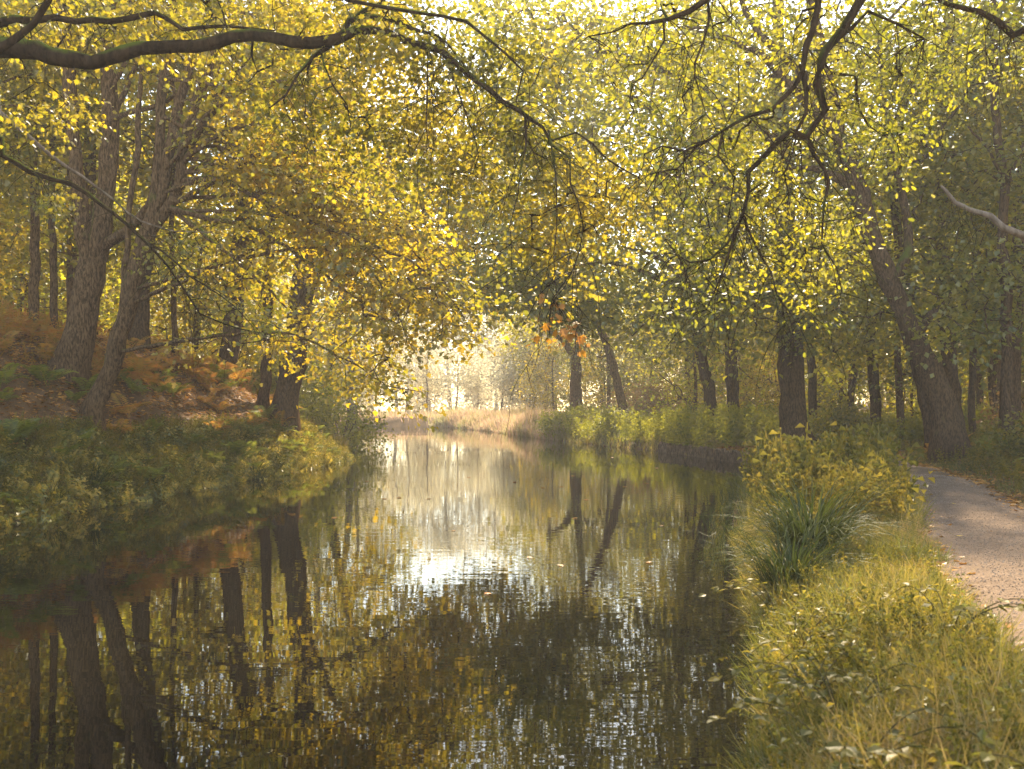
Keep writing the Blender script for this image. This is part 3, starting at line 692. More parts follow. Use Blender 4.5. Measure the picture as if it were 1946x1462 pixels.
# ---- generic builder for further trees, from photo base, distance and a few stem points
def tree_at(label, pts, d, blobs, seed, bark, leafm, K=34, spread=1.1, size=0.19, tmpl=SIMPLE, limbs=(), top=None, crown=None, name='woodland_tree', group=None, gz=None, r0=0.012, flat=0.4, droop=0.15, minz=None, more=()):
    x, y = pts[0][:2]
    b = px(x, y, d)
    z = float(hgt(b[0], b[1])) if gz is None else gz
    base = np.array([b[0], b[1], z])
    st = [np.array([*base, pts[0][2]])] + [np.append(px(q[0], q[1], d + (q[3] if len(q) > 3 else 0)), q[2]) for q in pts[1:]]
    if top: ext(st, top[0], top[1], top[2], top[3])
    st_ = [st] + [poly([(a, b_, d + e, r) for (a, b_, e, r) in m]) for m in more]
    lb = [poly([(a, b_, d + e, r) for (a, b_, e, r) in l]) for l in limbs]
    T = []
    rg_ = np.random.default_rng(seed)
    if blobs: T.append(blob_pts(rg_, blobs))
    if crown: T.append(auto_targets(rg_, base, crown[0], crown[1], crown[2], crown[3], crown[4]))
    T = np.concatenate(T)
    return make_tree(name, label, base, st_, lb, T, dict(K=K, spread=spread, size=size, tmpl=tmpl, flat=flat, droop=droop), bark, leafm, seed, group=group, r0=r0, step=0.6, sides=4, minz=(z + 2.5) if minz is None else minz)

tree_at('slender straight dark trunk near the left edge behind the twin-stemmed tree', [(65, 600, .15), (66, 450, .14), (64, 300, .13), (66, 150, .12), (60, 0, .10)], 31,
        [(60, 40, 31, 2.4, 2, 1.2, 30), (20, 250, 31, 2, 2, .9, 20)], 41, M_BARK_GREY, M_BEECH, top=(16, .3, .5, .04), crown=((0, 0), 13, 17, 3.5, 40))
tree_at('straight brown trunk on the left bank crest, first of the trunks right of the bracken', [(428, 742, .36), (440, 640, .33), (448, 540, .32), (462, 430, .31), (476, 320, .27), (490, 200, .23), (500, 60, .2)], 36,
        [(420, 300, 36, 3, 2.5, 1.8, 64), (560, 200, 36, 3, 2.5, 1.8, 64), (360, 120, 37, 3, 2.5, 2, 50), (480, 400, 38, 2.4, 2, 1.0, 26), (330, 430, 39, 2.2, 2, 1.2, 30), (420, 430, 39, 2.2, 2, 1.0, 26), (250, 400, 39, 2.2, 2, 1.4, 26), (570, 440, 38, 2, 2, 1.1, 26), (380, 560, 38, 2.0, 2, 1.0, 24)], 42, M_BARK_OAK, M_MAPLE, top=(17, .5, 0, .06), crown=((1, 0), 13, 19, 5, 90),
        limbs=[[(455, 480, 0, .09), (490, 450, -.3, .08), (520, 420, -.5, .06), (560, 400, -1, .03)]])
tree_at('thin dark upright trunk at the water edge touching the thick leaning one', [(500, 795, .20), (506, 700, .18), (508, 600, .17), (510, 500, .165), (516, 420, .15), (520, 300, .12)], 34.5,
        [(530, 330, 34, 2.0, 2, 1.4, 30)], 43, M_BARK_OAK, M_MAPLE, top=(14, .3, 0, .04), crown=((0, 0), 10, 15, 3, 40))
tree_at('thick dark trunk leaning right at the river bend on the left bank', [(535, 798, .44), (548, 740, .41), (562, 670, .38), (570, 590, .36), (576, 520, .34), (578, 440, .30), (575, 340, .26), (590, 200, .22)], 34,
        [(620, 330, 34, 2.6, 2.2, 1.6, 44), (700, 480, 34, 2.4, 2, 1.3, 34), (640, 620, 34, 1.8, 1.6, .9, 18), (690, 700, 33, 1.2, 1.2, .7, 14), (780, 330, 34, 2, 2, 1.4, 32), (860, 420, 34, 1.4, 1.3, 1.5, 34), (880, 250, 34, 1.8, 1.6, 1.5, 40), (850, 575, 33, .9, .9, .8, 30), (800, 500, 33, 1.2, 1.1, .8, 22), (650, 150, 33, 3, 2.5, 1.8, 50)], 44, M_BARK_OAK, M_MAPLE_AU,
        top=(18, 1, 0, .06), crown=((2, 0), 14, 20, 5.5, 90), limbs=[[(576, 560, 0, .22), (598, 520, -.5, .20), (612, 490, -.8, .17), (640, 440, -1, .12), (690, 400, -1.5, .07)], [(578, 450, 0, .12), (620, 380, -1, .1), (700, 330, -1.8, .05)],
        [(600, 515, -.5, .13), (640, 520, -1, .10), (700, 545, -1.6, .06), (760, 600, -2, .03)]])
tree_at('pale thin stem right of the fan of the leaning tree', [(334, 668, .11), (330, 560, .10), (326, 450, .095), (330, 330, .085), (338, 200, .07), (335, 60, .05)], 35,
        [(330, 120, 35, 1.8, 1.6, 1.2, 26)], 58, M_BARK_GREY, M_MAPLE, top=(14, .2, 0, .03), crown=((0, 0), 11, 15, 3, 30))
tree_at('slim stem just left of the flared twin-stemmed tree', [(104, 610, .12), (100, 480, .11), (98, 340, .10), (104, 200, .09), (98, 40, .07)], 32,
        [(90, 160, 32, 1.8, 1.6, 1.2, 24)], 59, M_BARK_GREY, M_BEECH, top=(14, .2, 0, .03), crown=((0, 0), 11, 15, 3, 30))
tree_at('short stout dark trunk on the left slope seen between the stems of the leaning tree', [(262, 650, .30), (268, 600, .27), (272, 540, .25), (285, 430, .22), (300, 300, .18)], 33,
        [(330, 480, 33, 2, 2, 1.2, 26), (300, 280, 34, 3, 2, 1.6, 40)], 45, M_BARK_OAK, M_MAPLE, top=(15, 0, 1, .05), crown=((0, 0), 11, 16, 4, 50))

tree_at('misty tree far round the left bend, its pale crown arching over the channel', [(610, 808, .34), (622, 720, .30), (640, 620, .27), (665, 500, .23), (700, 380, .18)], 58,
        [(720, 480, 58, 3.4, 3, 2.6, 54), (830, 420, 58, 3, 3, 2.8, 54), (780, 300, 58, 4, 3, 3, 54), (880, 520, 58, 2.0, 2, 1.6, 34), (640, 330, 58, 3.5, 3, 3, 40), (900, 360, 58, 2.4, 2, 2.4, 36)], 60, M_BARK_GREY, M_WOODS, size=.30, spread=1.3, K=36, top=(21, 1, 0, .06), r0=.018,
        limbs=[[(665, 500, 0, .16), (740, 440, 0, .12), (820, 420, 0, .08), (890, 450, 0, .04)]])
# right bank
tree_at('misty tree leaning from the right bank over the channel beyond the piling', [(1190, 805, .26), (1172, 720, .23), (1140, 620, .20), (1085, 500, .17), (1030, 380, .13)], 55,
        [(1010, 500, 55, 2.6, 2.4, 1.8, 40), (950, 560, 55, 1.6, 1.6, 1.0, 24), (960, 420, 55, 2.4, 2.4, 2.2, 44), (1060, 380, 55, 3.2, 3, 2.6, 50), (980, 280, 55, 3.2, 3, 2.6, 50), (1120, 500, 55, 2.2, 2, 1.6, 24)], 61, M_BARK_GREY, M_WOODS, size=.30, spread=1.3, K=34, top=(21, -1, 0, .06), r0=.018,
        limbs=[[(1060, 530, 0, .15), (1010, 500, 0, .11), (950, 520, 0, .05)]])
tree_at('tall tree behind the piling whose high crown closes the top centre', [(1395, 815, .34), (1392, 740, .31), (1388, 650, .29), (1380, 520, .26), (1360, 380, .23), (1320, 240, .18)], 45,
        [(1100, 160, 45, 4, 3, 2.6, 60), (1250, 60, 45, 4, 3, 2.4, 60), (1350, 220, 45, 4, 3, 3, 60), (1180, 330, 44, 3.4, 3, 2.2, 44), (1000, 40, 44, 3.6, 3, 2, 40), (1060, 280, 44, 2.4, 2, 1.8, 24)], 57, M_BARK_OAK, M_MAPLE, size=.28, spread=1.25, K=40, top=(20, 0, 0, .06),
        limbs=[[(1380, 500, 0, .16), (1320, 400, 0, .14), (1240, 330, 0, .1), (1160, 300, 0, .05)], [(1350, 330, 0, .14), (1260, 230, 0, .11), (1150, 160, 0, .07), (1050, 120, 0, .04)]])
tree_at('thick straight oak trunk standing at the timber piling on the right bank', [(1512, 862, .50), (1508, 800, .46), (1503, 720, .44), (1500, 640, .43), (1495, 540, .40), (1490, 420, .35), (1485, 260, .28), (1480, 100, .2)], 32.7,
        [(1200, 560, 31, 2.4, 2, 1.0, 40), (1340, 600, 31, 2.2, 2, .9, 44), (1100, 490, 31, 1.8, 1.6, .9, 28), (1290, 420, 31.5, 2.8, 2, 1.6, 60), (1420, 470, 31.5, 2.6, 2, 1.8, 64), (1480, 600, 31, 2, 1.6, 1.0, 44), (1560, 500, 32, 2.4, 2, 1.6, 54),
         (1380, 250, 32.5, 3.2, 2.5, 1.8, 60), (1180, 300, 32.5, 2.6, 2, 1.8, 34), (1500, 150, 32.5, 3.5, 2.5, 2, 60), (1620, 640, 31.5, 1.4, 1.2, .6, 20), (1020, 560, 30.5, .9, .9, .5, 10), (1150, 130, 33, 3, 2.5, 1.6, 60), (1050, 250, 33, 2, 2, 1.4, 26), (1000, 60, 33, 2.6, 2, 1.3, 36), (1300, 60, 33, 2.6, 2, 1.2, 36), (1000, 440, 31, 1.4, 1.4, .9, 30), (930, 520, 30.5, .9, 1, .7, 16), (1080, 590, 31, 1.3, 1.2, .4, 22), (1000, 520, 31, 1.3, 1.3, .6, 24), (1010, 180, 33, 1.8, 1.6, 1.2, 36)], 46, M_BARK_OAK, M_OAK, size=0.17, spread=1.0, K=38,
        top=(19, 0, 0, .08), crown=((-1, 0), 15, 21, 6, 80),
        limbs=[[(1496, 520, 0, .2), (1440, 560, -.8, .16), (1380, 568, -1.2, .14), (1310, 548, -1.5, .12), (1240, 525, -1.8, .09), (1170, 500, -2, .06), (1100, 505, -2, .03)],
               [(1400, 570, -1.1, .09), (1330, 580, -1.4, .08), (1260, 590, -1.6, .05), (1200, 640, -1.8, .02)],
               [(1310, 548, -1.5, .07), (1250, 490, -1.8, .05), (1190, 470, -2, .03)],
               [(1486, 300, 0, .16), (1420, 220, -.4, .13), (1320, 160, -.4, .11), (1200, 110, 0, .08), (1080, 90, 0, .04)],
               [(1490, 400, 0, .16), (1420, 370, -.8, .13), (1330, 340, -1.2, .10), (1230, 330, -1.4, .05)]])
tree_at('thick dark trunk leaning left at the right side of the path', [(1812, 856, .42), (1798, 790, .37), (1772, 720, .34), (1742, 655, .30), (1718, 595, .27), (1690, 535, .26), (1660, 460, .24), (1640, 390, .25), (1618, 320, .22), (1592, 250, .20), (1575, 150, .18)], 27,
        [(1560, 330, 28.5, 2.2, 2, 1.3, 46), (1700, 300, 28.5, 2.4, 2, 1.4, 56), (1640, 130, 28.5, 2.6, 2, 1.4, 50), (1830, 420, 28.5, 2, 1.8, 1.3, 50), (1740, 530, 28.5, 1.7, 1.5, .8, 34), (1880, 560, 28.5, 1.6, 1.4, .9, 34), (1650, 580, 28.5, 1.4, 1.2, .7, 24), (1850, 200, 28.5, 2.5, 2, 1.5, 46), (1400, 180, 28.5, 1.8, 1.5, 1.0, 22), (1500, 60, 28.5, 2.4, 2, 1, 26)],
        47, M_BARK_OAK, M_OAK, size=0.15, spread=0.9, K=40, top=(15, -1, 0, .06), crown=((-2, 0), 12, 17, 5, 70),
        limbs=[[(1655, 445, 0, .17), (1630, 380, 0, .14), (1600, 345, 0, .13), (1560, 325, -.3, .10), (1520, 318, -.5, .07), (1450, 330, -.8, .03)],
               [(1610, 300, 0, .16), (1580, 245, -.3, .14), (1530, 190, -.5, .13), (1460, 115, -.8, .11), (1410, 85, -1, .09), (1345, 62, -1.2, .07), (1270, 45, -1.4, .04)],
               [(1595, 255, 0, .13), (1540, 160, .3, .12), (1480, 100, .5, .11), (1440, 60, .5, .10), (1405, -10, .5, .07)],
               [(1690, 540, 0, .15), (1725, 480, .3, .13), (1720, 400, .5, .11), (1700, 310, .5, .09), (1690, 250, .5, .06)],
               [(1740, 640, 0, .12), (1800, 560, .5, .1), (1880, 500, .8, .07), (1940, 420, 1, .04)]])
tree_at('dark slimmer trunk leaning left close behind the thick leaning one', [(1778, 822, .24), (1760, 760, .21), (1745, 690, .20), (1725, 600, .18), (1712, 500, .16), (1700, 380, .12)], 29.5,
        [(1700, 420, 29.5, 2, 1.8, 1.3, 30)], 48, M_BARK_OAK, M_BEECH, top=(13, -.5, 0, .05), crown=((0, 0), 9, 14, 3.5, 40))
tree_at('tall straight trunk rising behind the leaning trunk by the path', [(1822, 812, .26), (1805, 700, .24), (1797, 600, .23), (1790, 480, .22), (1790, 350, .20), (1797, 200, .18), (1802, 60, .15)], 33,
        [(1800, 250, 33, 3, 2.5, 1.8, 60), (1720, 90, 33, 3, 2.5, 1.6, 40), (1900, 80, 33, 3, 2.5, 1.6, 40), (1880, 400, 33, 2.2, 2, 1.4, 40)], 49, M_BARK_OAK, M_BEECH, top=(18, 0, 0, .05), crown=((0, 0), 14, 20, 5, 70),
        limbs=[[(1792, 505, 0, .10), (1775, 480, -.3, .08), (1740, 456, -.5, .07), (1690, 458, -.8, .05), (1640, 462, -1, .03)]])
tree_at('slim upright trunk near the right edge beyond the path', [(1918, 812, .15), (1914, 700, .14), (1911, 560, .135), (1907, 440, .125), (1906, 340, .12), (1893, 230, .11), (1888, 100, .10)], 26,
        [(1920, 300, 26, 1.8, 1.6, 1.3, 40), (1900, 520, 25.5, 1.4, 1.4, .8, 26), (1930, 120, 26, 2, 2, 1.3, 30), (1830, 620, 25.5, 1.1, 1, .6, 16)], 50, M_BARK_OAK, M_BEECH, size=.15, spread=.8, top=(14, 0, 0, .04), crown=((0, 0), 11, 15, 3, 30),
        limbs=[[(1906, 370, 0, .06), (1935, 300, -.3, .05), (1960, 230, -.4, .03)], [(1910, 350, 0, .05), (1880, 290, -.3, .04), (1840, 240, -.5, .02)]])
tree_at('dark trunk leaning left above the green scrub, left of the timber piling', [(1357, 792, .32), (1348, 745, .29), (1335, 690, .27), (1325, 640, .25), (1312, 580, .22), (1300, 500, .18)], 50,
        [(1320, 560, 49, 3, 2.5, 1.6, 44), (1270, 620, 49, 2.4, 2, 1.2, 24), (1380, 500, 50, 3, 2.5, 2, 44)], 51, M_BARK_OAK, M_WOODS, size=.24, spread=1.3, top=(16, -.5, 0, .06), crown=((0, 0), 11, 18, 5, 70))
tree_at('pale hazy forked trunk alone on the far side of the bend', [(1097, 778, .46), (1094, 735, .42), (1094, 690, .38), (1080, 660, .30), (1062, 640, .26), (1040, 625, .18)], 74,
        [(1000, 610, 73, 3, 2.5, 1.2, 20), (1120, 560, 73, 4, 3, 2.4, 44), (1060, 480, 74, 4, 3, 2.5, 40), (1170, 640, 73, 3, 2.5, 1.6, 30)], 52, M_BARK_GREY, M_WOODS, size=.30, spread=1.6, crown=((0, 0), 13, 20, 6, 60),
        more=[[(1094, 700, 0, .34), (1100, 640, 0, .28), (1106, 560, 0, .22), (1110, 450, 0, .14)]])
tree_at('straight dark trunk just right of the thick oak trunk, farther back', [(1545, 812, .20), (1544, 740, .19), (1543, 660, .18), (1540, 560, .16), (1540, 440, .14)], 44,
        [(1560, 560, 43, 2.6, 2.4, 1.6, 40), (1600, 420, 44, 3, 2.5, 2, 44)], 53, M_BARK_OAK, M_WOODS, size=.22, top=(16, 0, 0, .05), crown=((0, 0), 12, 18, 4.5, 60))
tree_at('rough dark trunk in the wood midway between the oak and the path end', [(1668, 822, .24), (1662, 740, .22), (1655, 660, .21), (1640, 580, .18), (1625, 480, .15)], 42,
        [(1660, 560, 42, 2.6, 2.4, 1.4, 34), (1700, 640, 42, 2, 2, 1, 20)], 54, M_BARK_OAK, M_WOODS, size=.22, top=(15, 0, 0, .05), crown=((0, 0), 11, 17, 4.5, 60))
tree_at('thin crooked trunk among yellow leaves left of the path end', [(1620, 818, .16), (1618, 760, .15), (1625, 690, .13), (1612, 620, .11), (1618, 520, .08)], 46,
        [(1610, 660, 45, 2.2, 2, 1.2, 26), (1590, 560, 46, 2.5, 2, 1.2, 26)], 55, M_BARK_OAK, M_MAPLE, size=.22, top=(13, 0, 0, .04), crown=((0, 0), 9, 14, 4, 40))
tree_at('slim trunk between the leaning path tree and the right edge', [(1848, 822, .13), (1846, 740, .12), (1850, 640, .11), (1852, 500, .09)], 34,
        [(1860, 600, 34, 1.8, 1.8, 1.0, 26)], 56, M_BARK_OAK, M_BEECH, size=.2, top=(13, 0, 0, .03), crown=((0, 0), 9, 14, 3.5, 40))

# ------------------------------------------------------------------ the wood behind: five kinds of tree, each copied with its parts
def proto(seed, h, lean, r, leafm, bark, n=160, K=38, size=0.24, z0=0.3, rad_=0.28):
    rg_ = np.random.default_rng(seed)
    root = empty('woodland_tree', (0, 0, 0))
    P = []
    for f in (0, .15, .35, .55, .75, .95):
        P.append(np.array([lean[0] * f + rg_.normal() * .25 * f, lean[1] * f + rg_.normal() * .25 * f, h * f, rad_ * (1 - .8 * f) + .02]))
    S = spline(P, 0.8)
    mb_ = MB(); Q = S.copy(); Q[0, 2] -= .6; Q[:, 3] *= 1 + .4 * np.clip(1 - Q[:, 2], 0, 1) ** 2
    tube(mb_, Q[:, :3], Q[:, 3], 10, wob=.05, rng=rg_)
    mb_.build('trunk', bark, root, smooth=True)
    T_ = auto_targets(rg_, (0, 0), lean, h * z0, h, r, n)
    w = MB(); grow(rg_, [S], T_, .016, 0.9, 4, w, minz=h * .18); w.slot = 1
    leaves(rg_, w, T_, K, 1.25, size, SIMPLE, flat=.45, droop=.15); w.build('crown', [bark, leafm], root)
    return root
def copy_thing(src, loc, rz, sc, label, group, cat='tree'):
    r = src.copy(); COL.objects.link(r); r.location = loc; r.rotation_euler = (0, 0, rz); r.scale = (sc, sc, sc)
    tag(r, label, cat, group)
    for ch in list(src.children):
        c = ch.copy(); COL.objects.link(c); c.parent = r
    return r
protos = [proto(101, 17, (1, 0), 4.6, M_MAPLE, M_BARK_GREY, z0=.22), proto(102, 20, (-1, .5), 5.2, M_WOODS, M_BARK_OAK, z0=.25), proto(103, 15, (0, 1), 4.4, M_BEECH, M_BARK_GREY, z0=.16, rad_=.2),
          proto(104, 22, (.5, -1), 5.5, M_WOODS, M_BARK_OAK, z0=.3), proto(105, 9, (.5, 0), 3.4, M_MAPLE_AU, M_BARK_OAK, n=110, z0=.06, rad_=.12, size=.2),
          proto(107, 9.5, (.4, .2), 3.3, M_GLOW, M_BARK_GREY, n=110, K=34, z0=.08, rad_=.11, size=.19),
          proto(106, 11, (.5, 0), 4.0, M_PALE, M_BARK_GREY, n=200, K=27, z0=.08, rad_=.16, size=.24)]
used = [False] * 7
KIND_WORDS = ['yellow leaved', 'olive leaved', 'green leaved', 'tall olive', 'low turning', 'bright yellow', 'pale misty']
def place_words(x, y):
    p = 973 + x / y * FOC
    if p < 0: w = 'beyond the left picture edge'
    elif p < 110: w = 'left of the flared twin-stemmed tree'
    elif p < 240: w = 'between twin-stemmed and leaning left trees'
    elif p < 400: w = 'right of the leaning left tree'
    elif p < 500: w = 'beside the straight left crest trunk'
    elif p < 620: w = 'behind the left bend trunks'
    elif p < 760: w = 'past the left bend'
    elif p < 860: w = 'left of the far reed bed'
    elif p < 980: w = 'behind the far reed bed'
    elif p < 1080: w = 'left of the hazy forked trunk'
    elif p < 1200: w = 'right of the hazy forked trunk'
    elif p < 1330: w = 'left of the dark leaning far-bank trunk'
    elif p < 1470: w = 'left of the thick oak trunk'
    elif p < 1600: w = 'right of the thick oak trunk'
    elif p < 1720: w = 'above the path end'
    elif p < 1840: w = 'behind the leaning path tree'
    elif p < 1946: w = 'near the right picture edge'
    else: w = 'beyond the right picture edge'
    r = 'nearest rank' if y < 38 else 'second rank' if y < 48 else 'third rank' if y < 60 else 'deep rank' if y < 80 else 'far rank' if y < 112 else 'farther rank' if y < 124 else 'farthest rank'
    return r, w
def wood(k, x, y, sc, label, group, rz):
    if group:
        r_w, p_w = place_words(x, y)
        label = '%s%s tree, %s, %s' % ('small ' if sc < .85 else 'large ' if sc > 1.1 else '', KIND_WORDS[k], r_w, p_w)
    z = float(hgt(x, y)) - 0.05
    if not used[k]:
        used[k] = True; o = protos[k]
        o.location = (x, y, z); o.rotation_euler = (0, 0, rz); o.scale = (sc,) * 3
        tag(o, label, 'tree', group)
    else:
        o = copy_thing(protos[k], (x, y, z), rz, sc, label, group)
    return o
rnd = random.Random(9)
def fill(seed, n, inside, sep, kinds, s0, s1, label, group):
    r_ = random.Random(seed); got = []
    tries = 0
    while len(got) < n and tries < 6000:
        tries += 1
        x, y = inside(r_)
        if x is not None and not -250 < 973 + x / y * FOC < 2250: continue
        if x is None or any((x - a) ** 2 + (y - b_) ** 2 < sep ** 2 for a, b_ in got + OCC): continue
        got.append((x, y))
        wood(r_.choice(kinds), x, y, r_.uniform(s0, s1), label, group, r_.uniform(0, 6.28))
    OCC.extend(got)
OCC = []
def left_in(r_):
    y = r_.uniform(27, 62); x = float(XL(y)) - r_.uniform(6 if y < 40 else 1.5, 30 if y < 60 else 22)
    if (y < 38 and x > -14) or (y > 40 and x > -22): return None, None
    return x, y
fill(1, 40, left_in, 3.9, [0, 0, 0, 1, 2, 3, 4, 4, 4], .8, 1.15, 'woodland tree on the high ground behind the left bank', 'trees of the wood behind the left bank')
def left_far(r_):
    y = r_.uniform(60, 95); return float(XL(y)) - r_.uniform(1.5, 34), y
fill(7, 26, left_far, 3.6, [4, 6, 5, 5], .8, 1.1, 'low tree in the thin mist beyond the left bank trunks', 'low trees beyond the left bank')
fill(8, 12, lambda r_: (-14 - r_.uniform(0, 42), r_.uniform(74, 96)), 4.5, [0, 1, 3, 6], 1.0, 1.35, 'tall tree in the mist far beyond the left bank trunks', 'tall trees far beyond the left bank')
fill(9, 12, lambda r_: (14 + r_.uniform(0, 38), r_.uniform(76, 96)), 4.5, [0, 1, 3, 6], 1.0, 1.35, 'tall tree in the mist far behind the right bank wood', 'tall trees far behind the right bank')
def right_in(r_):
    y = r_.uniform(24, 60); x = (float(PL(y) + PW(y)) + r_.uniform(3, 16)) if y < 38 else float(XR(y)) + r_.uniform(4.5, 34)
    if (x < XR(y) + 9 and y > 38) or (y > 42 and x < 27): return None, None
    if y < 40 and abs(x / y - .29) < .035: return None, None
    return x, y
fill(2, 26, right_in, 3.6, [0, 1, 1, 2, 2, 3, 4, 4, 4], .75, 1.1, 'woodland tree on the level ground behind the right bank and path', 'trees of the wood behind the right bank')
for k_, (x, y, k, sc_) in enumerate([(16, 68, 0, 1.4)]):
    wood(k, x, y, sc_, 'tall misty tree standing behind the reeds beyond the bend', 'tall trees behind the reeds', rnd.uniform(0, 6.28)); OCC.append((x, y))
def under_in(r_):
    y = r_.uniform(40, 92); return float(XR(y)) + r_.uniform(7, 34), y
fill(5, 46, under_in, 2.6, [4, 4, 2], .5, .85, 'low bushy young tree in the wood behind the right bank', 'young trees of the wood behind the right bank')
for (x, y, sc_, lab) in [(-11.5, 43.5, .85, 'bright yellow-green young tree behind the three trunks at the left bend'), (-15, 46, 1.0, 'glowing yellow young tree behind the straight brown trunk on the left crest'), (-18.5, 43, 1.05, 'sunlit young tree between the leaning tree and the straight brown trunk'),
                        (-12.8, 50, 1.0, 'sunlit young tree far behind the left bend trunks'), (-19, 52, 1.1, 'tall bright young tree deep in the wood behind the left crest'), (-10, 48, .6, 'small bright tree low over the water past the left bend'), (-23, 47, 1.1, 'bright young tree behind the flared twin-stemmed tree'),
                        (13.5, 50, 1.0, 'sunlit young tree behind the gap left of the thick oak trunk'), (17.5, 52, 1.0, 'bright young tree just right of the thick oak trunk, far behind'), (21, 49, .95, 'glowing yellow tree between the oak and the leaning path tree'), (24, 53, 1.1, 'bright tree behind the slimmer leaning trunk'),
                        (17.5, 44, .6, 'small bright tree in the gap above the path end'), (10.5, 57, .9, 'bright tree behind the dark leaning trunk on the far bank'), (28, 47, 1.0, 'bright young tree behind the right edge trunks')]:
    wood(5, x, y, sc_, lab, None, rnd.uniform(0, 6.28)); OCC.append((x, y))
def far_in(r_):
    x = r_.uniform(-75, 60); y = r_.uniform(110, 135) if x < -4 else r_.uniform(98, 130)
    if -.16 < x / y < .005: return None, None
    return x, y
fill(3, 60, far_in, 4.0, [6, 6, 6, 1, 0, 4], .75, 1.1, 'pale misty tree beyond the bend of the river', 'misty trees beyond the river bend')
for k in range(7):
    if not used[k]: raise RuntimeError('unused tree kind')

# single pale trees in the mist
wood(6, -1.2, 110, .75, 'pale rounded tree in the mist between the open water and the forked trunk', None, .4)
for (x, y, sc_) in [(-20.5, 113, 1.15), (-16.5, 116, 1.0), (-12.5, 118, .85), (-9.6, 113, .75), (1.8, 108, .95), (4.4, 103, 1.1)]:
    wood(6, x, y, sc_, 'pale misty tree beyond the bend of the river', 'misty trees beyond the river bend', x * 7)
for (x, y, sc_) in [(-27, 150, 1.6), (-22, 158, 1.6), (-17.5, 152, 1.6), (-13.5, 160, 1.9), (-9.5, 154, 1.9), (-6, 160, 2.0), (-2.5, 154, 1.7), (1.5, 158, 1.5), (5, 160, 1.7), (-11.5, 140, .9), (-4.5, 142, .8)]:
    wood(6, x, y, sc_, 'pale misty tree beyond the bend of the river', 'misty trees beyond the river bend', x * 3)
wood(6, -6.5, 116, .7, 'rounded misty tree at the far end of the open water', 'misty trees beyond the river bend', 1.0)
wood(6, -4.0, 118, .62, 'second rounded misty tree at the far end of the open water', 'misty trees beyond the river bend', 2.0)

# ------------------------------------------------------------------ shrubs
def shrub(label, x, y, rx, ry, h, leafm, seed, n=70, K=34, size=.11, spread=.45, tmpl=SIMPLE, name='bush', group=None):
    rg_ = np.random.default_rng(seed); z = float(hgt(x, y)); z = max(z, 0)
    root = empty(name, (x, y, z)); tag(root, label, name, group)
    v = norm(rg_.standard_normal((n, 3))); v[:, 2] = np.abs(v[:, 2])
    q = rg_.uniform(.3, 1, n) ** .5
    T_ = np.array([x, y, z + .1]) + v * q[:, None] * np.array([rx, ry, h]) * rg_.uniform(.8, 1.15, (n, 1))
    man = []
    st = MB()
    for k in range(6):
        a = k * 1.05 + rg_.uniform(0, .5)
        S = spline([np.array([x, y, z - .1, .03]), np.array([x + math.cos(a) * rx * .25, y + math.sin(a) * ry * .25, z + h * .4, .02]), np.array([x + math.cos(a) * rx * .45, y + math.sin(a) * ry * .45, z + h * .75, .01])], .3)
        man.append(S); tube(st, S[:, :3], S[:, 3], 5)
    grow(rg_, man, T_, .005, .35, 3, st)
    st.slot = 1
    leaves(rg_, st, T_, K, spread, size, tmpl, flat=.6, droop=.1, tilt=.8); st.build('foliage', [M_BARK_OAK, leafm], root)
    return root
shrub('rounded green bush at the water edge under the drooping left sprays', -8.0, 46.5, 2.2, 2.0, 2.4, M_SHRUB, 401, n=120, size=.14, spread=.6)
shrub('pale hazy bush overhanging the bend behind the thick leaning trunk', -9.4, 41.5, 2.4, 2.0, 3.6, M_SHRUB, 402, n=150, size=.15, spread=.6)
shrub('tall yellowing bush behind the trunks at the left river bend', -11.0, 45.0, 2.6, 2.2, 4.6, M_MAPLE, 403, n=160, size=.16, spread=.7)
shrub('low green bush left of the timber piling at the water edge', 5.6, 52.0, 1.8, 1.2, 1.3, M_SHRUB, 404, n=90, size=.12)
shrub('bright green bush below the pale forked trunk', 3.4, 59.0, 2.0, 1.4, 1.5, M_SHRUB, 405, n=90, size=.13)
shrub('green bush below the dark leaning trunk over the far bank', 8.8, 50.5, 2.0, 1.4, 1.5, M_SHRUB, 406, n=100, size=.12)
shrub('pinkish russet bush right of the pale forked trunk', 8.6, 63.0, 2.6, 2.0, 3.0, M_RUSSET, 407, n=110, size=.18, spread=.6)
shrub('broad green bush between the piling and the oak trunk, set back', 11.2, 47.0, 1.8, 1.4, 1.2, M_SHRUB, 408, n=80, size=.12)
shrub('orange brown bush in the wood behind the leaning path tree', 19.0, 36.0, 1.9, 1.6, 2.0, M_RUSSET, 409, n=90, size=.14)
shrub('yellow leaved bush in the gap between oak and path', 12.6, 38.0, 1.3, 1.2, 1.7, M_MAPLE, 410, n=70, size=.12)
shrub('green bush at the foot of the wood right of the path', 12.3, 23.0, 1.3, 1.1, 1.1, M_WEED, 411, n=80, size=.09)

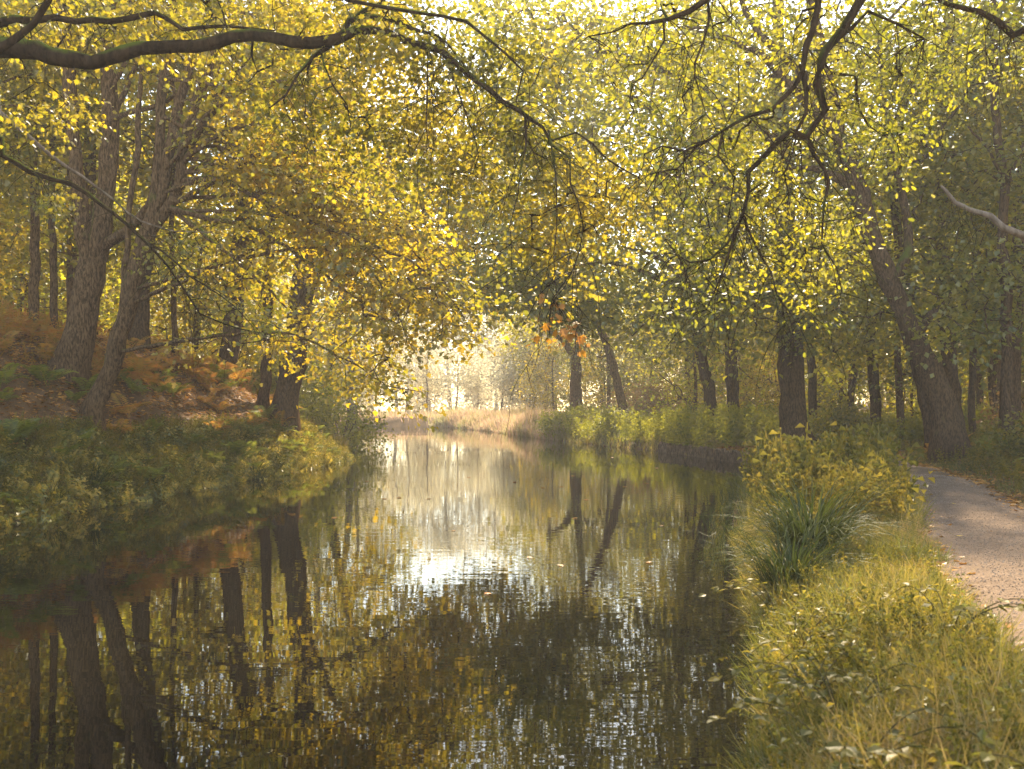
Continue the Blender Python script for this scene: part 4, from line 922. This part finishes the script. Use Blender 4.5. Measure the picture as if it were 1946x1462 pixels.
# ------------------------------------------------------------------ ground cover (uncountable)
def blade_t(bend):
    t = np.array([0, .35, .7, 1.0]); w = np.array([.5, .45, .3, 0])
    y = t * np.cos(bend * t * .8); z = -np.sin(bend * t) * t * .55
    V = []
    for k in range(3):
        V += [(-w[k], y[k], z[k]), (w[k], y[k], z[k])]
    V.append((0, y[3], z[3]))
    return np.array(V), [np.array([(0, 1, 3, 2), (2, 3, 5, 4)]), np.array([(4, 5, 6)])]
BLADES = [blade_t(b_) for b_ in (.2, .7, 1.2, 1.7)]
def grass(name, xs, ys, hmin, hmax, mat, seed, width=.006, lean=.25, zoff=-.02, label=None):
    rg_ = np.random.default_rng(seed)
    mb_ = MB(); n = len(xs); z = hgt(xs, ys) + zoff
    P = np.stack([xs, ys, z], -1); pick = rg_.integers(0, 4, n)
    for b_ in range(4):
        s = pick == b_; m = int(s.sum())
        if not m: continue
        a = rg_.uniform(0, 6.28, m)
        U = np.stack([rg_.normal(0, lean, m), rg_.normal(0, lean, m), np.ones(m)], -1)
        N_ = np.stack([np.cos(a), np.sin(a), np.zeros(m)], -1)
        h = rg_.uniform(hmin, hmax, m) if np.isscalar(hmin) else hmin[s] * rg_.uniform(.6, 1.2, m)
        w_ = width * rg_.uniform(.7, 1.5, m)
        stamp(mb_, BLADES[b_][0], BLADES[b_][1], P[s], U, N_, np.stack([w_, h, h], -1))
    o = mb_.build(name, mat)
    tag(o, label, kind='stuff')
    return o
def scatter(rg_, n, fx, ylo, yhi, ypow=1.0):
    """n points with y in [ylo,yhi], x between fx(y) bounds"""
    y = ylo + (yhi - ylo) * rg_.uniform(0, 1, n) ** ypow
    a, b_ = fx(y)
    return a + (b_ - a) * rg_.uniform(0, 1, n), y
rg0 = np.random.default_rng(500)
clump = lambda x, y, s: 0.5 + 0.5 * np.sin(x * s + 2 * np.sin(y * s * .7)) * np.cos(y * s * 1.2 + np.sin(x * s))

# near verge between river and path
x, y = scatter(rg0, 90000, lambda y: (XR(y) - .05, PL(y) + .10), 1.6, 16, 1.5)
keep = rg0.uniform(0, 1, len(x)) < .35 + .75 * clump(x + 3, y * .8, 2.6); x, y = x[keep], y[keep]
grass('grass', x, y, .12 + .28 * clump(x, y, 1.7), None, M_GRASS, 501, width=.006, lean=.62, label='grass of the verge between the river and the gravel path')
x, y = scatter(rg0, 15000, lambda y: (XR(y), PL(y) + .05), 1.6, 14, 1.5)
grass('dry_grass', x, y, .12 + .34 * clump(x, y, 1.1), None, M_GRASS_DRY, 502, width=.0045, lean=.75, label='dry yellowing grass stalks mixed into the verge')
x, y = scatter(rg0, 26000, lambda y: (XR(y) + .15, PL(y) + .1), 13, 34)
grass('tall_grass', x, y, (.25 + .45 * clump(x, y, .8)) * np.interp(y, [20, 26], [1, .45]), None, M_GRASS, 503, width=.008, lean=.35, label='tall grass on the bank between water and path')
x, y = scatter(rg0, 26000, lambda y: (PL(y) + PW(y) - .05, PL(y) + PW(y) + 3.5), 5, 32)
grass('path_side_grass', x, y, .08 + .22 * clump(x, y, 1.3), None, M_GRASS, 504, width=.008, lean=.4, label='short grass along the far side of the path')
# left bank
x, y = scatter(rg0, 60000, lambda y: (XL(y) - 1.9, XL(y) + .05), 9, 40)
grass('bank_grass', x, y, .12 + .38 * clump(x, y, .9) * np.clip((x - XL(y) + 2.6) / 1.4, .2, 1), None, M_GRASS, 505, width=.008, lean=.55, label='grass and herbs hanging over the left waterline')
x, y = scatter(rg0, 6000, lambda y: (XL(y) - 8, XL(y) - 1.2), 12, 40)
grass('slope_grass', x, y, .06 + .16 * clump(x, y, .6), None, M_GRASS, 506, width=.009, lean=.4, label='thin grass on the left slope')
# far right bank lawn edge and reeds
x, y = scatter(rg0, 26000, lambda y: (XR(y) - .1, XR(y) + 5), 39, 62)
grass('far_bank_grass', x, y, .20 + .4 * clump(x, y, .5), None, M_GRASS, 507, width=.022, lean=.3, label='green grass on the bank beyond the piling')
x, y = scatter(rg0, 34000, lambda y: (XR(y) - .2, XR(y) + 5.5), 58, 96)
grass('reeds', x, y, .5 + 1.5 * clump(x, y, .35) * (.5 + .5 * clump(x + 9, y, 1.1)), None, M_REED, 508, width=.035, lean=.16, label='pale pinkish reed bed on the point of the river bend')
x = rg0.uniform(-62, 4, 16000); y = rg0.uniform(93, 114, 16000); k_ = hgt(x, y) > .02; x, y = x[k_], y[k_]
grass('far_shore_grass', x, y, .5 + .9 * clump(x, y, .5), None, M_REED, 530, width=.05, lean=.2, label='pale rough grass on the misty far shore')
x, y = scatter(rg0, 12000, lambda y: (XL(y) - 3, XL(y)), 40, 70)
grass('far_left_bank_grass', x, y, .5, .9, M_GRASS_DRY, 509, width=.03, lean=.3, label='rough grass on the hazy left bank round the bend')

# small leafy herbs
def herb_t(seed, n=12, h=1.0, leafl=.24, broad=.5):
    """a stem with alternating leaves; unit height"""
    rg_ = np.random.default_rng(seed); V = []; F3 = []; F4 = []
    V += [(-.012, 0, 0), (.012, 0, 0), (.008, h, .05), (-.008, h, .05)]; F4.append((0, 1, 2, 3))
    for k in range(n):
        f = .15 + .85 * k / n; a = k * 2.4 + rg_.uniform(-.3, .3)
        c = np.array([0, f * h, 0]); L_ = leafl * (1.15 - .6 * f) * rg_.uniform(.8, 1.2)
        o = np.array([math.cos(a), .35, math.sin(a)]); o /= np.linalg.norm(o)
        s = np.cross(o, (0, 1, 0)); s /= np.linalg.norm(s)
        i0 = len(V)
        V += [tuple(c), tuple(c + o * L_ * .5 - s * L_ * broad * .5 + np.array([0, .03, 0])), tuple(c + o * L_ + np.array([0, -.06, 0])), tuple(c + o * L_ * .5 + s * L_ * broad * .5 + np.array([0, .03, 0]))]
        F3 += [(i0, i0 + 2, i0 + 1), (i0, i0 + 3, i0 + 2)]
    return np.array(V, float), [np.array(F3), np.array(F4)]
HERBS = [herb_t(1, 20, leafl=.15, broad=.45), herb_t(2, 13, leafl=.20, broad=.6), herb_t(3, 26, leafl=.10, broad=.4)]
def fern_t(bend=.9, pairs=13):
    """an arching frond with tapering pinnae; unit length"""
    V = []; F3 = []; F4 = []
    def c(t): return np.array([0, t * math.cos(bend * t * .6), .32 * math.sin(t * 1.9) - bend * .35 * t * t])
    for k in range(8):
        a, b_ = c(k / 8), c((k + 1) / 8); i0 = len(V)
        V += [(-.008, a[1], a[2]), (.008, a[1], a[2]), (.006, b_[1], b_[2]), (-.006, b_[1], b_[2])]; F4.append((i0, i0 + 1, i0 + 2, i0 + 3))
    for k in range(pairs):
        t = .18 + .80 * k / pairs; p = c(t); q = c(min(1, t + .05)); L_ = .30 * math.sin(math.pi * min(1, (1 - t) * .9 + .10)) ** .8 * (1.15 - t * .5)
        for s in (-1, 1):
            i0 = len(V)
            tip = p + np.array([s * L_, L_ * .35, -.12 * L_])
            m1 = p + (tip - p) * .45
            V += [tuple(p), tuple(m1 + np.array([0, .028, .01])), tuple(tip), tuple(m1 + np.array([0, -.028, .01]))]
            F3 += [(i0, i0 + 1, i0 + 2), (i0, i0 + 2, i0 + 3)]
    return np.array(V, float), [np.array(F3), np.array(F4)]
FROND = [fern_t(.6), fern_t(1.0), fern_t(1.4)]
def herbs(name, xs, ys, h, mat, seed, label, lean=.3):
    rg_ = np.random.default_rng(seed); mb_ = MB(); n = len(xs); P = np.stack([xs, ys, hgt(xs, ys) - .02], -1); pick = rg_.integers(0, 3, n)
    h = np.broadcast_to(h, n)
    for k in range(3):
        s = pick == k; m = int(s.sum()); a = rg_.uniform(0, 6.28, m)
        U = np.stack([rg_.normal(0, lean, m), rg_.normal(0, lean, m), np.ones(m)], -1); N_ = np.stack([np.cos(a), np.sin(a), np.zeros(m)], -1)
        stamp(mb_, HERBS[k][0], HERBS[k][1], P[s], U, N_, h[s] * rg_.uniform(.6, 1.3, m))
    return tag(mb_.build(name, mat), label, kind='stuff')
x, y = scatter(rg0, 5200, lambda y: (XL(y) - 1.7, XL(y) + .12), 9, 40)
herbs('bank_undergrowth', x, y, .30 + .18 * clump(x, y, 1.2), M_WEED, 520, 'leafy weeds crowding the left waterline', .5)
x, y = scatter(rg0, 2600, lambda y: (XR(y) + .45, PL(y) - .25), 12.8, 33)
herbs('waterside_weeds', x, y, (.55 + .55 * clump(x, y, .8)) * np.interp(y, [19, 25], [1, .4]), M_WEED, 521, 'tall leafy weeds between the river and the path')
x, y = scatter(rg0, 1100, lambda y: (XR(y) + .1, PL(y) + .05), 1.8, 10, 1.3)
herbs('verge_weeds', x, y, .18 + .16 * clump(x, y, 2), M_WEED, 522, 'low leafy weeds in the near verge', .5)
x, y = scatter(rg0, 3600, lambda y: (PL(y) + PW(y) + .3, PL(y) + PW(y) + 6), 8, 36)
herbs('woodland_weeds', x, y, .30 + .3 * clump(x, y, .7), M_WEED, 523, 'weeds under the trees right of the path')
x, y = scatter(rg0, 5200, lambda y: (XR(y) + .2, XR(y) + 18), 38, 66)
herbs('far_bank_undergrowth', x, y, .8 + .7 * clump(x, y, .4), M_SHRUB, 524, 'green scrub on the bank beyond the piling')
x, y = scatter(rg0, 1500, lambda y: (XL(y) - 12, XL(y) - 3.5), 14, 48)
herbs('slope_undergrowth', x, y, .35 + .35 * clump(x, y, .5), M_BRACKEN, 525, 'russet undergrowth on the upper left slope', .4)

x, y = scatter(rg0, 2200, lambda y: (XL(y) - 1.5, XL(y) + .25), 11, 38)
HERBS = [herb_t(4, 10, leafl=.36, broad=.55), herb_t(5, 12, leafl=.30, broad=.65), fern_t(1.2)]
M_LUSH = leaf_mat("lush bank leaves", [(0.0855, 0.0978, 0.0176), (0.1466, 0.1466, 0.0229), (0.2444, 0.2150, 0.0299), (0.4154, 0.2932, 0.0352)], 0.4, 1.6, 0.05, 1.2)
herbs('bank_herbs', x, y, .40, M_LUSH, 526, 'dark lush leaves and fern tips hanging over the left waterline', .9)
x, y = scatter(rg0, 300, lambda y: (XR(y) + .15, PL(y) + .1), 2.4, 8.5, 1.3)
herbs('broad_leaved_weeds', x, y, .24, M_LUSH, 528, 'broad leaved weeds scattered in the near verge', .6)
x, y = scatter(rg0, 900, lambda y: (XR(y) - .05, XR(y) + .9), 3.5, 16)
herbs('water_edge_herbs', x, y, .16, M_LUSH, 527, 'low dark leaves along the water edge of the near verge', .8)

# bramble sprays with broad leaves close to the lens: each a plant
def bramble(x, y, z, seed, label, n=4, ln=.8, size=.07):
    rg_ = np.random.default_rng(seed); root = empty('bramble', (x, y, z)); tag(root, label, 'bramble')
    s_ = MB(); l_ = MB()
    for k in range(n):
        a = rg_.uniform(0, 6.28); d = np.array([math.cos(a), math.sin(a), 0])
        S = spline([np.array([x, y, z, .004]), np.array([x, y, z]).tolist() + [.004] if False else np.append(np.array([x, y, z + .22]) + d * ln * .3, .004), np.append(np.array([x, y, z + .30]) + d * ln * .65, .003), np.append(np.array([x, y, z + .18]) + d * ln, .002)], .06)
        tube(s_, S[:, :3], S[:, 3], 5)
        q = S[3::2, :3]; m = len(q)
        for rep in range(3):
            b_ = a + (rep - 1) * 1.1 + rg_.normal(0, .3, m)
            U = np.stack([np.cos(b_), np.sin(b_), rg_.normal(-.1, .15, m)], -1)
            N_ = np.stack([rg_.normal(0, .3, m), rg_.normal(0, .3, m), np.ones(m)], -1)
            stamp(l_, BLADE[0], BLADE[1], q, U, N_, size * rg_.uniform(.7, 1.2, m))
    s_.build('stem', M_STEM, root, smooth=True); l_.build('foliage', M_WEED, root)
for k, (x, y, lab) in enumerate([(2.05, 3.55, 'blurred bramble in the bottom right corner'), (1.5, 4.4, 'bramble sprays at the bottom beside the water'), (1.75, 5.3, 'bramble spray in the middle of the near verge'),
                                 (2.0, 7.1, 'pale leaved bramble hanging to the water below the sedge tussock'), (2.9, 6.6, 'bramble spray at the near edge of the gravel path'), (2.3, 8.6, 'bramble spray just in front of the sedge tussock'), (1.75, 5.9, 'low bramble trailing at the waterline of the near verge')]):
    bramble(x, y, float(hgt(x, y)) + .02, 600 + k, lab, n=6, ln=.65 if k else .5)

# sedge tussocks: arching dark blades
def tussock(x, y, n, ln, label, seed, r=.22):
    rg_ = np.random.default_rng(seed); z = float(hgt(x, y)); mb_ = MB()
    t = np.linspace(0, 1, 9)
    for k in range(n):
        a = rg_.uniform(0, 6.28); el = rg_.uniform(.95, 1.52); L_ = ln * rg_.uniform(.35, 1.2); q = rg_.uniform(0, r * 1.3); kink = rg_.normal(0, .18)
        # parabola arch
        hx = L_ * (t * math.cos(el) + .35 * t ** 2); hz = L_ * (t * math.sin(el) - (.62 if el < 1.25 else .35) * t ** 2.4)
        P = np.stack([x + math.cos(a) * (q + hx) - math.sin(a) * kink * t ** 2, y + math.sin(a) * (q + hx) + math.cos(a) * kink * t ** 2, np.maximum(z + hz, z - .35)], -1)
        w = .0075 * (1 - t ** 2.5) + .0006
        sd = np.array([-math.sin(a), math.cos(a), 0])
        V_ = np.concatenate([P - sd * w[:, None], P + np.array([0, 0, -.002]), P + sd * w[:, None]])
        m = len(t); i_ = np.arange(m - 1)
        F_ = np.concatenate([np.stack([i_, i_ + 1, i_ + 1 + m, i_ + m], -1), np.stack([i_ + m, i_ + 1 + m, i_ + 1 + 2 * m, i_ + 2 * m], -1)])
        mb_.add(V_, F_)
    o = mb_.build('sedge_tussock', M_SEDGE, origin=(x, y, z))
    tag(o, label, 'tussock')
tussock(3.25, 10.9, 520, 1.15, 'large dark sedge tussock with arching blades beside the path', 701, .30)
tussock(2.72, 9.7, 320, .9, 'sedge tussock drooping into the water in front of the largest one', 702, .25)
tussock(5.6, 19.5, 260, .9, 'tall green sedge tussock by the path where the bank narrows', 703)
tussock(-9.3, 17.3, 220, .9, 'sedge tussock on the left bank near the picture edge', 704)
tussock(-8.6, 20.6, 180, .7, 'grassy tussock on the left bank below the leaning pale tree', 705)
tussock(-7.1, 27.5, 160, .8, 'grassy tussock at the left waterline before the bend', 706)
for k_, (y_, lab_) in enumerate([(16.2, 'arching grass tussock at the left picture edge by the water'), (18.6, 'second arching tussock along the left waterline'), (22.6, 'arching tussock at the waterline below the leaning pale tree'), (24.8, 'low tussock at the left waterline, midway to the bend'), (30.0, 'low tussock at the left waterline just before the bend trunks')]):
    tussock(float(XL(y_)) - .25, y_, 130, .62, lab_, 720 + k_, .18)

x, y = scatter(rg0, 420, lambda y: (XR(y) - .6, XR(y) + .1), 12, 24)
grass('water_reeds', x, y, .75 + 0 * x, None, M_SEDGE, 529, width=.008, lean=.35, label='thin reeds standing in the water at the right bank')
# ferns
def fern_mesh(seed, n, mat):
    rg_ = np.random.default_rng(seed); mb_ = MB(); pick = rg_.integers(0, 3, n)
    a = np.linspace(0, 6.28, n, endpoint=False) + rg_.normal(0, .2, n)
    U = np.stack([np.cos(a), np.sin(a), rg_.uniform(.35, 1.1, n)], -1); N_ = np.stack([-np.cos(a) * .6, -np.sin(a) * .6, np.ones(n)], -1)
    P = np.stack([np.cos(a) * .04, np.sin(a) * .04, np.zeros(n)], -1)
    for k in range(3):
        s = pick == k
        if s.any(): stamp(mb_, FROND[k][0], FROND[k][1], P[s], U[s], N_[s], rg_.uniform(.75, 1.15, int(s.sum())))
    return mb_.mesh('fern', mat)
F_GREEN = [fern_mesh(801, 11, M_FERN), fern_mesh(802, 9, M_FERN)]
F_RUST = [fern_mesh(803, 10, M_BRACKEN), fern_mesh(804, 8, M_BRACKEN)]
def ferns(n, fx, ylo, yhi, meshes, s0, s1, label, group, seed, name='fern'):
    rg_ = np.random.default_rng(seed); x, y = scatter(rg_, n, fx, ylo, yhi)
    for k in range(n):
        o = bpy.data.objects.new(name, meshes[k % 2]); COL.objects.link(o)
        o.location = (x[k], y[k], float(hgt(x[k], y[k]))); o.rotation_euler = (rg_.normal(0, .15), rg_.normal(0, .15), rg_.uniform(0, 6.28)); s = rg_.uniform(s0, s1); o.scale = (s, s, s)
        p = 973 + x[k] / y[k] * FOC; w = next(t for q, t in ((0, 'outside the left edge'), (120, 'by the left edge'), (260, 'below the leaning left tree'), (400, 'right of the leaning left tree'), (500, 'below the straight crest trunk'), (700, 'at the left bend'), (1560, 'beside the sedge tussock'), (1720, 'left of the path'), (1800, 'by the far path'), (1880, 'under the leaning path tree'), (1946, 'by the right edge'), (9999, 'outside the right edge')) if p < q)
        dw = 'nearest' if y[k] < 17 else 'near' if y[k] < 22 else 'middle' if y[k] < 27 else 'farther' if y[k] < 32 else 'farthest'
        tag(o, '%s%s, %s, %s' % ('large ' if s > (s0 + s1) / 2 else 'small ', label, dw, w), 'fern', group)
ferns(46, lambda y: (XL(y) - 3.6, XL(y) - .3), 19, 38, F_GREEN, .45, .9, 'green fern on left slope', 'green ferns on the left bank', 811)
ferns(24, lambda y: (XL(y) - 7.5, XL(y) - 1.8), 24, 40, F_RUST, .6, 1.0, 'rusty bracken on left crest', 'bracken on the left bank', 812, 'bracken')
ferns(22, lambda y: (XL(y) - 4.6, XL(y) - 1.4), 23, 35, F_RUST, .5, .9, 'rusty bracken low on left slope', 'bracken low on the left slope', 817, 'bracken')
ferns(26, lambda y: (PL(y) + PW(y) + .6, PL(y) + PW(y) + 4.5), 12, 30, F_RUST, .6, 1.0, 'rusty bracken beside path', 'bracken beside the path', 813, 'bracken')
ferns(20, lambda y: (PL(y) + PW(y) + .5, PL(y) + PW(y) + 4), 12, 30, F_GREEN, .6, 1.0, 'green fern beside path', 'ferns beside the path', 814)
ferns(40, lambda y: (XL(y) - .9, XL(y) - .05), 13, 36, F_GREEN, .35, .6, 'low fern at left waterline', 'ferns at the left waterline', 815)
ferns(12, lambda y: (XR(y) + .8, PL(y) - .3), 17, 30, F_GREEN, .5, .8, 'fern among riverside weeds', 'ferns between river and path', 816)

# fallen leaves
def litter(name, xs, ys, size, seed, label, mat=M_LITTER, path=False):
    rg_ = np.random.default_rng(seed); n = len(xs); mb_ = MB()
    z = hgt(xs, ys, False) + (.035 if path else .02)
    a = rg_.uniform(0, 6.28, n)
    U = np.stack([np.cos(a), np.sin(a), rg_.normal(0, .2, n)], -1); N_ = np.stack([rg_.normal(0, .35, n), rg_.normal(0, .35, n), np.ones(n)], -1)
    stamp(mb_, LOBED[0], LOBED[1], np.stack([xs, ys, z], -1), U, N_, size * rg_.uniform(.6, 1.3, n))
    return tag(mb_.build(name, mat), label, kind='stuff')
x, y = scatter(rg0, 26000, lambda y: (XL(y) - 9, XL(y) - .5), 12, 38)
litter('leaf_litter', x, y, .11, 901, 'brown fallen leaves covering the left slope')
x, y = scatter(rg0, 9000, lambda y: (PL(y) + PW(y) - .30, PL(y) + PW(y) + 3.5), 6, 34)
litter('path_side_leaves', x, y, .09, 902, 'brown leaves fallen along the right edge of the path')
x, y = scatter(rg0, 2600, lambda y: (PL(y) + 0 * y, PL(y) + PW(y)), 6, 34)
u_ = (x - PL(y)) / PW(y); x = PL(y) + PW(y) * np.where(rg0.uniform(0, 1, len(x)) < .75, np.where(u_ < .3, u_ ** 2 * 2, 1 - (1 - u_) ** 2 * .8), u_)
litter('path_leaves', x, y, .075, 903, 'small brown leaves scattered on the gravel path', path=True)
x, y = scatter(rg0, 500, lambda y: (XR(y) + .2, PL(y)), 3, 14)
litter('verge_leaves', x, y, .06, 907, 'brown leaves caught in the grass of the near verge')
x, y = scatter(rg0, 3000, lambda y: (XR(y) + .1, XR(y) + 3.2), 32, 42)
litter('piling_leaves', x, y, .12, 904, 'reddish leaves heaped behind the timber piling')
rg_ = np.random.default_rng(906); n_ = 16000
y = 4 + 18 * rg_.uniform(0, 1, n_) ** 1.6; u = rg_.uniform(-.02, 1.02, n_); x = PL(y) + u * PW(y)
OCT = (np.array([(1, 0, 0), (0, 1, 0), (-1, 0, 0), (0, -1, 0), (.1, .1, .7), (0, 0, -.7)]), [np.array([(0, 1, 4), (1, 2, 4), (2, 3, 4), (3, 0, 4), (1, 0, 5), (2, 1, 5), (3, 2, 5), (0, 3, 5)])])
mb_ = MB(); a_ = rg_.uniform(0, 6.28, n_)
stamp(mb_, OCT[0], OCT[1], np.stack([x, y, hgt(x, y, False) + .018 + .05 * np.sin(np.clip(u, 0, 1) * np.pi)], -1), np.stack([np.cos(a_), np.sin(a_), a_ * 0], -1), np.stack([rg_.normal(0, .3, n_), rg_.normal(0, .3, n_), np.ones(n_)], -1), rg_.uniform(.003, .009, n_))
M_STONE = leaf_mat("gravel stones", [(0.17, 0.12, 0.09), (0.26, 0.19, 0.14), (0.36, 0.28, 0.22)], 0.0, 1.0, 0.02, 1.5)
tag(mb_.build('gravel', M_STONE), 'loose small stones on the surface of the path', kind='stuff')
# a few big yellow leaves on the path
rg_ = np.random.default_rng(905)
def one_leaf(name, x, y, z, size, mat, label, group, curl=1.0):
    a = rg_.uniform(0, 6.28); mb_ = MB()
    stamp(mb_, MAPLE[0] * np.array([1, 1, curl]), MAPLE[1], np.array([[0., 0., 0.]]), np.array([[math.cos(a), math.sin(a), .1]]), np.array([[rg_.normal(0, .15), rg_.normal(0, .15), 1.]]), np.array([size]))
    o = mb_.build(name, mat); o.location = (x, y, z); tag(o, label, 'leaf', group)
M_YLEAF = leaf_mat("yellow fallen leaf", [(0.55, 0.36, 0.03), (0.6, 0.42, 0.05)], .3, 1.2, .05)
for (xp, yp, lab) in [(1818, 1026, 'yellow leaf lying alone in the middle of the gravel path'), (1816, 964, 'yellow leaf lying farthest along the gravel path'), (1745, 968, 'small orange leaf at the left edge of the gravel path')]:
    d = (EYE - .45) * FOC / (yp - HOR); q = px(xp, yp, d)
    one_leaf('fallen_leaf', q[0], q[1], float(hgt(q[0], q[1], False)) + .075, .085, M_YLEAF, lab, None)
for (xp, yp) in [(1085, 905), (1033, 927), (1066, 926), (1232, 919), (1245, 890), (1090, 985), (1110, 950), (1163, 870), (700, 915), (734, 948), (755, 946), (818, 949), (890, 908), (975, 917), (1190, 925), (640, 985), (1260, 1000), (1010, 1060), (1070, 1075), (860, 1010), (1228, 1070), (930, 1130)]:
    d = EYE * FOC / (yp - HOR); q = px(xp, yp, d)
    one_leaf('floating_leaf', q[0], q[1], .012, .13 if yp < 1000 else .09, M_LITTER, 'brown fallen leaf floating on the calm water', 'leaves floating on the water', 2.5)

# orange spray at the end of the drooping twig (own colour)
rng = np.random.default_rng(77)
root = empty('leaf_spray', px(1070, 600, 10.3)); tag(root, 'bright orange leaf spray hanging from a thin twig over the river', 'leaf spray')
sp = MB(); Q = blob_pts(rng, [(1062, 585, 10.35, .14, .1, .12, 4), (1082, 625, 10.3, .10, .1, .12, 4), (1045, 648, 10.3, .06, .05, .04, 2)])
for t in Q: tube(sp, [px(1052, 570, 10.4), (px(1052, 570, 10.4) + t) / 2 + np.array([0, 0, .03]), t], [.004, .003, .002], 4)
sp.build('twig', M_BARK_DARK, root)
M_ORANGE = leaf_mat("orange leaves", [(0.30, 0.14, 0.012), (0.45, 0.20, 0.02)], .6, 1.4, .04)
sp = MB(); leaves(rng, sp, Q, 6, .13, .085, MAPLE, flat=.8, droop=.5); sp.build('foliage', M_ORANGE, root)

# ------------------------------------------------------------------ timber piling
pl = [(6.55, 43.5), (6.9, 41.5), (7.35, 39.2), (7.75, 37.2), (8.05, 35.2), (8.3, 33.4)]
pl = np.array(pl); Ls = np.concatenate([[0], np.cumsum(np.linalg.norm(np.diff(pl, axis=0), axis=1))])
root = empty('timber_revetment', (pl[0][0], pl[0][1], 0)); tag(root, 'row of dark upright timber piles holding up the right bank beside the water', 'timber piling')
rp_ = random.Random(4)
s = 0.0
while s < Ls[-1]:
    x = float(np.interp(s, Ls, pl[:, 0])) - .12; y = float(np.interp(s, Ls, pl[:, 1])); r = rp_.uniform(.075, .10); h = .38 + rp_.uniform(-.05, .06)
    mb_ = MB(); tube(mb_, [(x, y, -.5), (x + rp_.uniform(-.01, .01), y, h - .03), (x + rp_.uniform(-.015, .015), y, h)], [r, r, r * .9], 9)
    mb_.build('pile', M_PILE, root, smooth=False)
    s += r * 2 + rp_.uniform(.015, .09)
mb_ = MB(); bb = [(pl[k][0] + .02, pl[k][1], .33) for k in range(len(pl))]; tube(mb_, bb, [.06] * len(bb), 6); mb_.build('rail', M_PILE, root)

# ------------------------------------------------------------------ haze
mb_ = MB()
x0, x1, y0, y1, z0, z1 = -175, 175, -30, 215, -2.0, 48.0
Vb = [(x0, y0, z0), (x1, y0, z0), (x1, y1, z0), (x0, y1, z0), (x0, y0, z1), (x1, y0, z1), (x1, y1, z1), (x0, y1, z1)]
mb_.add(Vb, np.array([(0, 3, 2, 1), (4, 5, 6, 7), (0, 1, 5, 4), (1, 2, 6, 5), (2, 3, 7, 6), (3, 0, 4, 7)]))
mh, nt, out = new_mat("morning haze")
pv = nt.nodes.new("ShaderNodeVolumePrincipled")
pv.inputs['Density'].default_value = HAZE_DENSITY
pv.inputs['Color'].default_value = (1.0, 0.975, 0.95, 1)
pv.inputs['Anisotropy'].default_value = 0.25
nt.links.new(pv.outputs[0], out.inputs['Volume'])
hz = mb_.build('haze', mh); tag(hz, kind='stuff')
